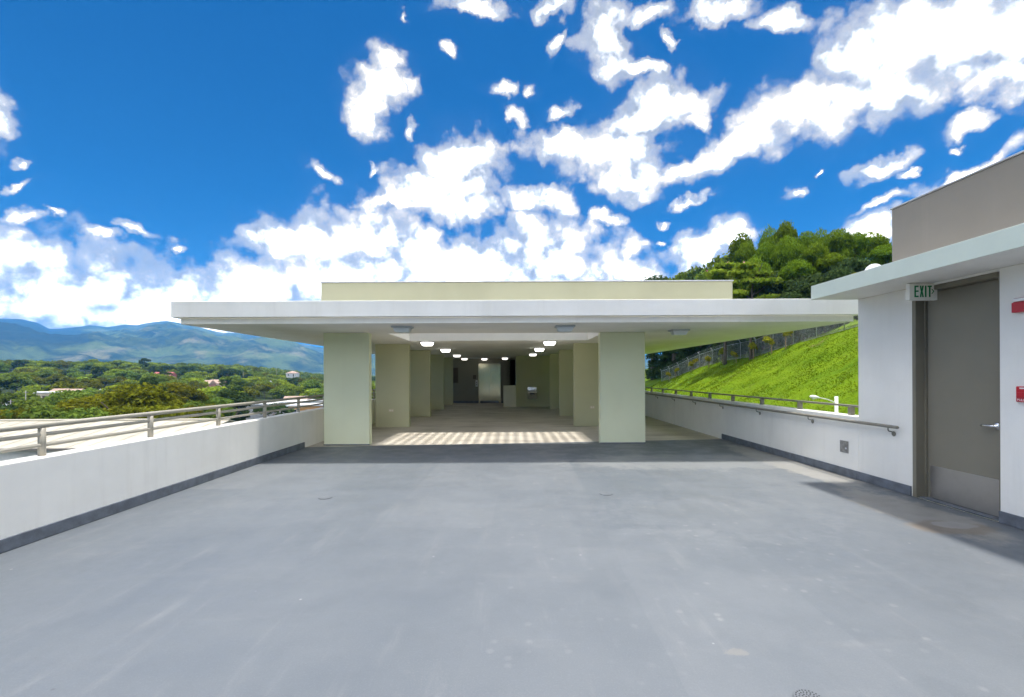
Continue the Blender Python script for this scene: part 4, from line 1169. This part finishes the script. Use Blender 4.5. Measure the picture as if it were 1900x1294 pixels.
def valley_houses():
    W, Pk, Cr, Gr, Or = M['house_white'], M['house_pink'], M['house_cream'], M['house_grey'], M['house_orange']
    RW, RR, RU = M['roof_white'], M['roof_red'], M['roof_rust']
    house(300, 697, 300, 10, 8, 7, Pk, RR, 'gable', 'pink house with red gable roof high on the wooded slope', 0.2, storeys=2)
    house(336, 706, 290, 16, 9, 4, W, RW, 'flat', 'white flat-roofed house right of the pink house', 0.1)
    house(402, 712, 280, 17, 8, 4, Cr, RU, 'hip', 'cream house with rust coloured hip roof on the slope', 0.15)
    house(372, 713, 270, 9, 8, 3.5, Pk, RU, 'gable', 'small reddish house left of the cream hip-roofed house', 0.1)
    house(120, 720, 250, 13, 9, 4, W, RW, 'flat', 'white house at the foot of the wooded slope', -0.1)
    house(160, 724, 240, 16, 8, 3.5, Gr, RW, 'flat', 'low grey house with white roof amid the trees', 0.0)
    house(225, 722, 235, 9, 8, 6, W, RW, 'flat', 'white two-storey block left of the tall grey green tree', 0.2, storeys=2)
    house(72, 730, 160, 14, 8, 4, Cr, RW, 'flat', 'cream house with pale roof above the olive trees', 0.05)
    house(125, 731, 165, 5.5, 6, 4, Or, RU, 'gable', 'small orange house above the olive trees', 0.0)
    house(100, 730, 175, 5, 6, 4, Pk, RU, 'gable', 'small salmon house beside the cream house', 0.0)
    house(42, 754, 105, 8, 7, 4, Cr, RW, 'flat', 'pale house with white roof on the far left', 0.0)
    house(2, 748, 120, 6, 7, 4, W, RW, 'flat', 'white house cut by the left edge of the picture', 0.0)
    house(28, 697, 420, 11, 8, 4, Cr, RU, 'hip', 'cream house below the ridge on the far left', 0.0)
    house(68, 693, 430, 12, 8, 4, W, RU, 'gable', 'white house with rust roof just below the ridge', 0.1)
    house(488, 708, 330, 9, 7, 3.0, W, RW, 'flat', 'white house amid trees above the street buildings', 0.1)
    house(540, 693, 420, 9, 7, 3.5, W, RU, 'hip', 'white house with rust hip roof near the right end of the ridge', 0.0)
    house(422, 687, 470, 12, 8, 4, W, RW, 'flat', 'distant white roofed house on the ridge above the cream one', 0.0)
    house(335, 752, 118, 7, 6, 5, Gr, RW, 'flat', 'grey shed beside the blossoming tree', 0.1)
    house(462, 752, 135, 13, 10, 9, Gr, RW, 'flat', 'grey white street building left of the blue awning gap', 0.12, 'building', 2)
    house(518, 748, 140, 13, 10, 8, W, RW, 'flat', 'long white street building right of the grey one', 0.1, 'building', 2)
    house(572, 754, 132, 11, 9, 8, Or, RW, 'flat', 'orange street building beside the front left pier', 0.1, 'building', 2)
    house(545, 746, 170, 8, 7, 5, Pk, RU, 'gable', 'reddish roofed house behind the white street building', 0.1)
    house(592, 745, 165, 9, 9, 7, W, RW, 'flat', 'white house behind the orange street building', 0.1)
    # blue awning on the grey street building
    c = P(433, 757, 133.5)
    a = empty('shop_awning', c); tag(a, 'bright blue awning on the grey street building', 'awning')
    mb = MB(); mb.prism([(c.y, c.z + 0.5), (c.y - 1.4, c.z - 0.1), (c.y - 1.4, c.z - 0.3), (c.y, c.z - 0.1)], 'X', c.x - 1.6, c.x + 1.6); mb.build('canvas', M['roof_blue'], a)
    for s in (-1.4, 1.4):
        MB().tube([(c.x + s, c.y - 1.3, c.z - 0.2), (c.x + s, c.y, c.z - 0.9)], 0.04, 6).build('strut', M['galv'], a)
    # utility poles
    for px, y0, Y, lab in ((48, 725, 105, 'tall thin utility pole on the far left before the cream house'), (20, 742, 100, 'shorter utility pole by the left picture edge'), (452, 690, 380, 'mast on the ridge left of the middle'), (513, 681, 400, 'thin mast on the ridge near the piers')):
        t = P(px, y0, Y); g = float(terrain_z(t.x, Y))
        o = empty('utility_pole', (t.x, Y, g)); tag(o, lab, 'pole', 'utility poles in the valley')
        MB().tube([(t.x, Y, g - 0.5), (t.x, Y, t.z)], 0.11, 8, True, 0.07).build('shaft', M['pole'], o)
        MB().box(t.x - 0.55, t.x + 0.55, Y - 0.05, Y + 0.05, t.z - 0.45, t.z - 0.36).build('crossarm', M['pole'], o)
valley_houses()
left_trees()

def far_wood():
    """the wood on the ridge and beyond the countable trees: one mass"""
    rs = np.random.RandomState(77)
    V, T = [], []
    n = 2600
    Yd = rs.uniform(430, 1150, n) ; px = rs.uniform(-30, 740, n)
    x = (px - CX) * Yd / F
    z = terrain_z(x, Yd)
    for xi, yi, zi in zip(x, Yd, z):
        k = 70
        rx, rz = rs.uniform(3.2, 6.5), rs.uniform(2.6, 4.6)
        d = rs.normal(0, 1, (k, 3)); d /= np.linalg.norm(d, axis=1, keepdims=True); d[:, 2] = np.abs(d[:, 2]) - 0.25
        c = np.array([xi, yi, zi + rz + 1.0]) + d * rs.uniform(0.65, 1.05, (k, 1)) * np.array([rx, rx, rz])
        V.append(leaf_cards(rs, c, d, 1.15, 0.7, 0, 0.6)); T.append(np.repeat(np.clip(rs.normal(0.45, 0.22) + rs.normal(0, 0.12, k), 0, 1), 4))
    v = np.concatenate(V)
    me = np_mesh('far_wood', v, np.arange(len(v)).reshape(-1, 4), tint=np.concatenate(T))
    tag(link('far_wood', me, M['leaf_green']), 'far-off mixed wood covering the valley ridge', kind='stuff')
far_wood()

# ------------------------------------------------------------------ sheet-metal roofed shed below the terrace
def shed():
    Yr, Ye = 31.0, 25.5
    zr = P(150, 781, Yr).z
    ze = P(60, 832, Ye).z
    x0, x1 = -48.0, P(418, 784, Yr).x
    o = empty('metal_shed', ((x0 + x1) / 2, Yr, -14)); tag(o, 'large shed with beige ribbed sheet metal roof below the terrace', 'shed')
    yb = Yr + (Yr - Ye)
    mb = MB(); mb.prism([(Ye - 0.0, ze), (Yr, zr), (yb, ze), (yb, ze - 0.06), (Yr, zr - 0.06), (Ye, ze - 0.06)], 'X', x0 - 0.3, x1 + 0.3)
    mb.build('roof', M['sheet'], o)
    n = int((x1 - x0) / 0.95)
    sl = Vector((0, Yr - Ye, zr - ze))
    base = None
    for i in range(n):
        x = x0 + (i + 0.5) * (x1 - x0) / n
        if base is None:
            mb = MB(); mb.prism([(Ye - 0.02, ze + 0.002), (Yr - 0.05, zr - 0.0), (Yr - 0.05, zr + 0.018), (Ye - 0.02, ze + 0.018)], 'X', -0.025, 0.025)
            base = mb.build('rib', M['sheet'], o); q = base
        else:
            q = base.copy(); col.objects.link(q)
        q.matrix_basis = o.matrix_basis.inverted() @ Matrix.Translation((x, 0, 0))
    MB().tube([(x0 - 0.3, Yr, zr + 0.03), (x1 + 0.3, Yr, zr + 0.03)], 0.09, 8).build('ridge_cap', M['sheet'], o)
    MB().box(x0 - 0.3, x1 + 0.3, Ye - 0.14, Ye - 0.002, ze - 0.14, ze - 0.005).build('gutter', M['tan'], o)
    MB().box(x0, x1, Ye + 0.25, Ye + 0.45, -14, ze - 0.10).build('wall', M['house_white'], o)
    MB().box(x0, x1, yb - 0.45, yb - 0.25, -14, ze - 0.10).build('wall', M['house_white'], o)
    mb = MB(); mb.prism([(Ye + 0.46, -14), (yb - 0.46, -14), (yb - 0.46, ze - 0.05), (Yr, zr - 0.12), (Ye + 0.46, ze - 0.05)], 'X', x1 - 0.2, x1); mb.build('gable_wall', M['house_white'], o)
    for i in range(9):
        x = x0 + 4 + i * 3.6
        if x > x1: break
        MB().box(x - 0.06, x + 0.06, Ye + 0.16, Ye + 0.248, -14, ze - 0.16).build('pilaster', M['house_grey'], o)
shed()

# ------------------------------------------------------------------ right bank: fence, saplings, lamp, jungle
def fence():
    ys = [98, 93, 88, 83, 78, 73, 68, 64, 60, 56, 52, 48, 44, 40]
    o = empty('chain_link_fence', (31, 60, 0)); tag(o, 'chain link fence with angled post tops along the crest of the bank', 'fence')
    tops = []
    for y in ys:
        z = float(hill_z(31.2, y)); tops.append(Vector((31.2, y, z)))
        MB().tube([(31.2, y, z - 0.4), (31.2, y, z + 2.2), (30.95, y, z + 2.55)], 0.045, 8).build('post', M['galv'], o)
    MB().tube([t + Vector((0, 0, 2.15)) for t in tops], 0.032, 6).build('top_rail', M['galv'], o)
    MB().tube([t + Vector((0, 0, 0.08)) for t in tops], 0.02, 6).build('bottom_wire', M['galv'], o)
    for k in range(3):
        MB().tube([t + Vector((-0.08 * (k + 1), 0, 2.2 + 0.115 * (k + 1))) for t in tops], 0.009, 4).build('barbed_wire', M['galv'], o)
    mb = MB()
    for a, b in zip(tops, tops[1:]):
        n = 26; h = 2.0
        for i in range(-8, n):
            for sgn in (1, -1):
                t0, t1 = i / n, (i + 8) / n
                u0, u1 = max(t0, 0.0), min(t1, 1.0)
                if u1 <= u0: continue
                z = lambda u: 0.1 + h * ((u - t0) / (t1 - t0) if sgn > 0 else 1 - (u - t0) / (t1 - t0))
                p0, p1 = a.lerp(b, u0) + Vector((0, 0, z(u0))), a.lerp(b, u1) + Vector((0, 0, z(u1)))
                mb.tube([p0, p1], 0.0055, 3, False)
    m = mb.build('wire_mesh', M['galv'], o); m['kind'] = 'stuff'
fence()

def saplings():
    rs = np.random.RandomState(9)
    cl = [(0.0, 0, 1.15, 0.30, 0.30, 0.16), (0.14, 0.1, 0.95, 0.22, 0.22, 0.14), (-0.15, -0.05, 1.3, 0.2, 0.2, 0.13)]
    me = crown_mesh('sapling_leaves', 5, cl, 150, 0.17, 0.6); me.materials.append(M['leaf_yellow'])
    mb = MB().tube([(0, 0, -0.2), (0.01, 0, 0.6), (0, 0, 1.2)], 0.022, 6, True, 0.012)
    st = bpy.data.meshes.new('sapling_stem'); mb.bm.to_mesh(st); mb.bm.free(); st.materials.append(M['bark'])
    mb = MB().box(-0.03, 0.03, -0.03, 0.03, -0.3, 0.85)
    sk = bpy.data.meshes.new('sapling_stake'); mb.bm.to_mesh(sk); mb.bm.free(); sk.materials.append(M['wood'])
    spots = [(1240, 700), (1256, 696), (1282, 695), (1290, 684), (1314, 674), (1341, 664), (1362, 660), (1397, 655), (1426, 648), (1462, 632)]
    for i, (px, py) in enumerate(spots):
        u = (px - CX) / F
        x = 29.6 + (0.8 if i % 2 else 0.0); Y = x / u
        lab = ('leftmost', 'second', 'third', 'fourth', 'fifth', 'sixth', 'seventh', 'eighth', 'ninth', 'rightmost')[i]
        o = empty('sapling', (x, Y, float(hill_z(x, Y))), rs.uniform(0, 6)); k = rs.uniform(1.15, 1.6); o.scale = (k, k, k)
        tag(o, lab + ' staked yellow green sapling counted from the left along the fence', 'sapling', 'saplings along the fence')
        link('stem', st, None, o, False); link('foliage', me, None, o, False)
        s = link('stake', sk, None, o, False); s.location = (0.22, 0.05, 0)
saplings()

def street_lamp():
    Y = 21.0
    t = P(1552, 736, Y)
    g = float(hill_z(t.x, Y))
    o = empty('street_lamp', (t.x, Y, g)); tag(o, 'white street lamp with curved arm in front of the green bank', 'street lamp')
    MB().tube([(t.x, Y, g - 0.3), (t.x, Y, t.z)], 0.085, 12, True, 0.07).build('pole', M['roof_white'], o)
    a = [P(1550, 748, Y), P(1543, 744.5, Y), P(1535, 741.5, Y), P(1526, 739.5, Y), P(1519, 738.5, Y)]
    MB().tube(a, 0.022, 8).build('arm', M['roof_white'], o)
    c0, c1 = P(1521, 738.5, Y), P(1502, 736, Y)
    pts = [c0.lerp(c1, k) for k in (0, 0.2, 0.45, 0.7, 0.9, 1.0)]
    hd = MB().tube(pts, [0.03, 0.06, 0.085, 0.085, 0.055, 0.015], 12).build('lamp_head', M['roof_white'], o)
    m = c0.lerp(c1, 0.6)
    MB().lathe([(0.035, -0.115), (0.075, -0.085), (0.08, -0.06)], (m.x, m.y, m.z), 14).build('lens', M['lens_off'], hd)
street_lamp()

def bamboo_kind(seed, h, r):
    rs = np.random.RandomState(seed)
    cl = [(0, 0, h - r * 1.25, r * 0.82, r * 0.82, r * 1.25)]
    for i in range(11):                       # the plume: a mop of hanging culm tips
        a = i * 2.4 + rs.uniform(-0.4, 0.4); d = r * rs.uniform(0.45, 0.80); k = r * rs.uniform(0.28, 0.42)
        cl.append((math.cos(a) * d, math.sin(a) * d, h - r * (0.75 + 0.55 * (d / r) ** 2) - rs.uniform(0, 0.35) * r, k, k, k * 1.35))
    for i in range(34):                       # thinner foliage down the culms
        a = rs.uniform(0, 6.28); d = r * rs.uniform(0.2, 0.85); k = r * rs.uniform(0.26, 0.42)
        cl.append((math.cos(a) * d, math.sin(a) * d, h * rs.uniform(0.12, 0.80), k, k, k * 1.6))
    c = crown_mesh('bamboo_leaves', seed + 1, cl, 14000, 0.25, 0.22, droop=0.65, spread=0.5, shell=0.72); c.materials.append(M['leaf_bamboo'])
    mb = MB()
    for i in range(16):
        a = rs.uniform(0, 6.28); d = r * rs.uniform(0.05, 0.3); e = r * rs.uniform(0.4, 0.9)
        mb.tube([(math.cos(a) * d, math.sin(a) * d, -0.5), (math.cos(a) * d * 1.4, math.sin(a) * d * 1.4, h * 0.5), (math.cos(a) * e * 0.8, math.sin(a) * e * 0.8, h * 0.82), (math.cos(a) * e, math.sin(a) * e, h * 0.84)], 0.07, 5, False, 0.02)
    t = bpy.data.meshes.new('bamboo_culms'); mb.bm.to_mesh(t); mb.bm.free(); t.materials.append(M['leaf_olive'])
    return {'h': h, 'crown': c, 'trunk': t}

def jungle():
    rnd = random.Random(8)
    B = [bamboo_kind(201, 14, 1.9), bamboo_kind(211, 14, 1.65), bamboo_kind(221, 13, 2.2)]
    tops = [(1376, 431, 84, 'slim leaning bamboo at the left end of the crest'), (1384, 450, 76, 'round bamboo head below the slim leaning one'), (1427, 421, 80, 'bamboo head left of the tallest one'),
            (1421, 449, 66, 'bright round bamboo head left of the middle'), (1458, 411, 74, 'tallest bamboo head on the crest'), (1461, 437, 64, 'broad bamboo head below the tallest one'),
            (1496, 430, 72, 'bamboo head right of the tallest one'), (1513, 451, 60, 'bright bamboo head in front on the right'), (1523, 426, 72, 'dark bamboo head behind the bright front one'),
            (1556, 425, 66, 'pointed bamboo head on the right of the crest'), (1590, 431, 68, 'airy bamboo head near the tan wall'), (1615, 429, 70, 'rightmost airy bamboo head beside the tan wall'),
            (1640, 455, 62, 'low dark bamboo head touching the tan wall'), (1545, 470, 58, 'low bamboo filling the gap on the right slope'), (1400, 478, 64, 'low bamboo at the left foot of the thicket'),
            (1480, 482, 58, 'low dark bamboo in the middle of the thicket')]
    for i, (px, py, Y, lab) in enumerate(tops):
        t = P(px, py, Y); g = float(hill_z(t.x, Y)); k = B[i % 3]; s = (t.z - g) / k['h']
        plant_tree(k, 'bamboo_clump', t.x, Y, g, s, rnd.uniform(0, 6), lab, 'bamboo', 'bamboo clumps on the hill crest', wide=(0.85 + rnd.random() * 0.3) / max(s, 0.6))
    J = [tree_kind('jungle_tree', 301, 11, 4.2, 3.8, M['leaf_green'], 30, 1.5, 7000, 0.26), tree_kind('jungle_tree', 311, 10, 3.8, 3.4, M['leaf_dark'], 26, 1.4, 6000, 0.28)]
    row = [(1323, 476, 92, 0, 'dark rounded tree left of the bamboo on the crest'), (1285, 489, 98, 0, 'rounded tree second from the left on the hill crest'), (1250, 507, 104, 0, 'low tree third down the left end of the crest'),
           (1212, 517, 112, 1, 'last low tree at the left end of the crest'), (1340, 500, 84, 0, 'green tree above the right end of the roof wall'), (1300, 512, 92, 1, 'dark tree just above the roof wall'),
           (1365, 470, 90, 1, 'dark tree between the roof wall and the bamboo'), (1572, 482, 57, 1, 'dark tree filling the gap left of the white dome'), (1450, 505, 62, 1, 'dark tree under the bamboo heads'), (1500, 520, 56, 1, 'dark tree low under the bright bamboo'),
           (1560, 500, 54, 1, 'dark tree below the airy bamboo'), (1415, 520, 66, 1, 'dark tree at the foot of the bamboo'), (1470, 540, 56, 1, 'shadowed tree right above the flat roof'), (1530, 545, 52, 1, 'shadowed tree by the canopy tip')]
    for (px, py, Y, k, lab) in row:
        t = P(px, py, Y); g = float(hill_z(t.x, Y)); s = max((t.z - g) / J[k]['h'], 0.35)
        plant_tree(J[k], 'jungle_tree', t.x, Y, g, s, rnd.uniform(0, 6), lab, 'tree', 'trees on the hill crest', wide=rnd.uniform(0.9, 1.2))
    # dark trees right behind the fence
    names = ['dark tree behind the %s stretch of the chain link fence' % w for w in ('far left', 'left', 'left middle', 'middle', 'right middle', 'right', 'far right')]
    for i, y in enumerate((108, 98, 89, 80, 72, 64, 57)):   # canopies low enough to close the view under the roof
        x = 35.5 + (i % 2) * 1.5
        plant_tree(J[1], 'jungle_tree', x, y, float(hill_z(x, y)) - 2.2, 1.0, i * 1.3, names[i], 'tree', 'dark trees behind the fence', wide=1.15)
    rs = np.random.RandomState(91); n = 260
    ux = rs.uniform(32.6, 39, n); uy = rs.uniform(51, 116, n)
    cl = [(x, y, float(hill_z(x, y)) + rs.uniform(0.2, 2.2), rs.uniform(0.7, 1.5), rs.uniform(0.7, 1.5), rs.uniform(0.6, 1.3)) for x, y in zip(ux, uy)]
    um = crown_mesh('undergrowth', 92, cl, 26000, 0.24, 0.6)
    tag(link('undergrowth', um, M['leaf_dark']), 'dark tangled undergrowth behind the chain link fence', kind='stuff')
    # bright broad-leaved tree with pink flowers at the roof end
    rs = np.random.RandomState(55); cl = []
    for i in range(26):
        a = rs.uniform(0, 6.28); d = rs.uniform(0.3, 3.0); z = rs.uniform(3.5, 10.5)
        cl.append((math.cos(a) * d * (1.1 - z / 20), math.sin(a) * d * (1.1 - z / 20), z, 1.25, 1.25, 0.30))
    c = crown_mesh('tulip_tree_leaves', 56, cl, 4200, 0.30, 0.62, spread=0.35, shell=0.2); c.materials.append(M['leaf_bright'])
    K = {'h': 10.8, 'crown': c, 'trunk': trunk_mesh('tulip_tree_trunk', 57, 9.5, 0.18, 2.6)}
    for (px, py, Y, lab) in ((1392, 480, 60, 'bright broad-leaved tree with layered branches at the roof wall end'), (1345, 482, 66, 'bright tree with a few pink flowers over the roof wall')):
        t = P(px, py, Y); g = float(hill_z(t.x, Y)); s = (t.z - g) / K['h']
        o = plant_tree(K, 'flowering_tree', t.x, Y, g, s, rnd.uniform(0, 6), lab, 'tree', 'bright flowering trees beyond the roof')
        fl = []
        for i in range(40):
            q = cl[rnd.randrange(len(cl))]; fl.append((q[0] + rnd.uniform(-1, 1), q[1] + rnd.uniform(-1, 1), q[2] + rnd.uniform(0.05, 0.35), 0.12, 0.12, 0.10))
        fm = crown_mesh('blossom', 60, fl, 240, 0.10, 0.8); fm.materials.append(M['petal'])
        f = link('blossom', fm, None, o, False); f['kind'] = 'stuff'
    # yellow shrub behind the canopy
    ym = crown_mesh('yellow_shrub_leaves', 71, broad_clumps(np.random.RandomState(71), 2.2, 1.3, 0.3, 18, 0.7), 2600, 0.22, 0.35, droop=0.2); ym.materials.append(M['leaf_yellow'])
    mb = MB()
    for i in range(7):
        a = i * 0.9; mb.tube([(0.1 * math.cos(a), 0.1 * math.sin(a), -0.3), (0.9 * math.cos(a), 0.9 * math.sin(a), 1.6)], 0.05, 5, False, 0.02)
    ys = bpy.data.meshes.new('shrub_stems'); mb.bm.to_mesh(ys); mb.bm.free(); ys.materials.append(M['bark'])
    for (px, py, Y, lab) in ((1600, 497, 52, 'yellow shrub showing left of the white dome'), (1640, 486, 52, 'yellow shrub showing right of the white dome'), (1568, 520, 52, 'yellow shrub low over the canopy edge')):
        t = P(px, py, Y); g = float(hill_z(t.x, Y))
        o = empty('yellow_shrub', (t.x, Y, t.z - 2.8)); tag(o, lab, 'shrub', 'yellow shrubs behind the canopy')
        o.location.z = g; k = (t.z - g) / 3.1; o.scale = (1.0, 1.0, k)
        link('foliage', ym, None, o, False); link('stems', ys, None, o, False)
jungle()

# ------------------------------------------------------------------ air
def haze():
    mb = MB().box(-9600, 9600, -9600, 9600, -40, 640)
    o = mb.build('haze', None)
    m = bpy.data.materials.new('valley_haze'); m.use_nodes = True
    t = m.node_tree; t.nodes.clear()
    v = t.nodes.new('ShaderNodeVolumePrincipled'); out = t.nodes.new('ShaderNodeOutputMaterial')
    v.inputs['Color'].default_value = (0.11, 0.44, 1.0, 1)
    v.inputs['Density'].default_value = 1.3e-4
    v.inputs['Anisotropy'].default_value = 0.0
    t.links.new(v.outputs[0], out.inputs['Volume'])
    o.data.materials.append(m)
    tag(o, 'thin blue daylight haze over the valley', kind='stuff')
haze()
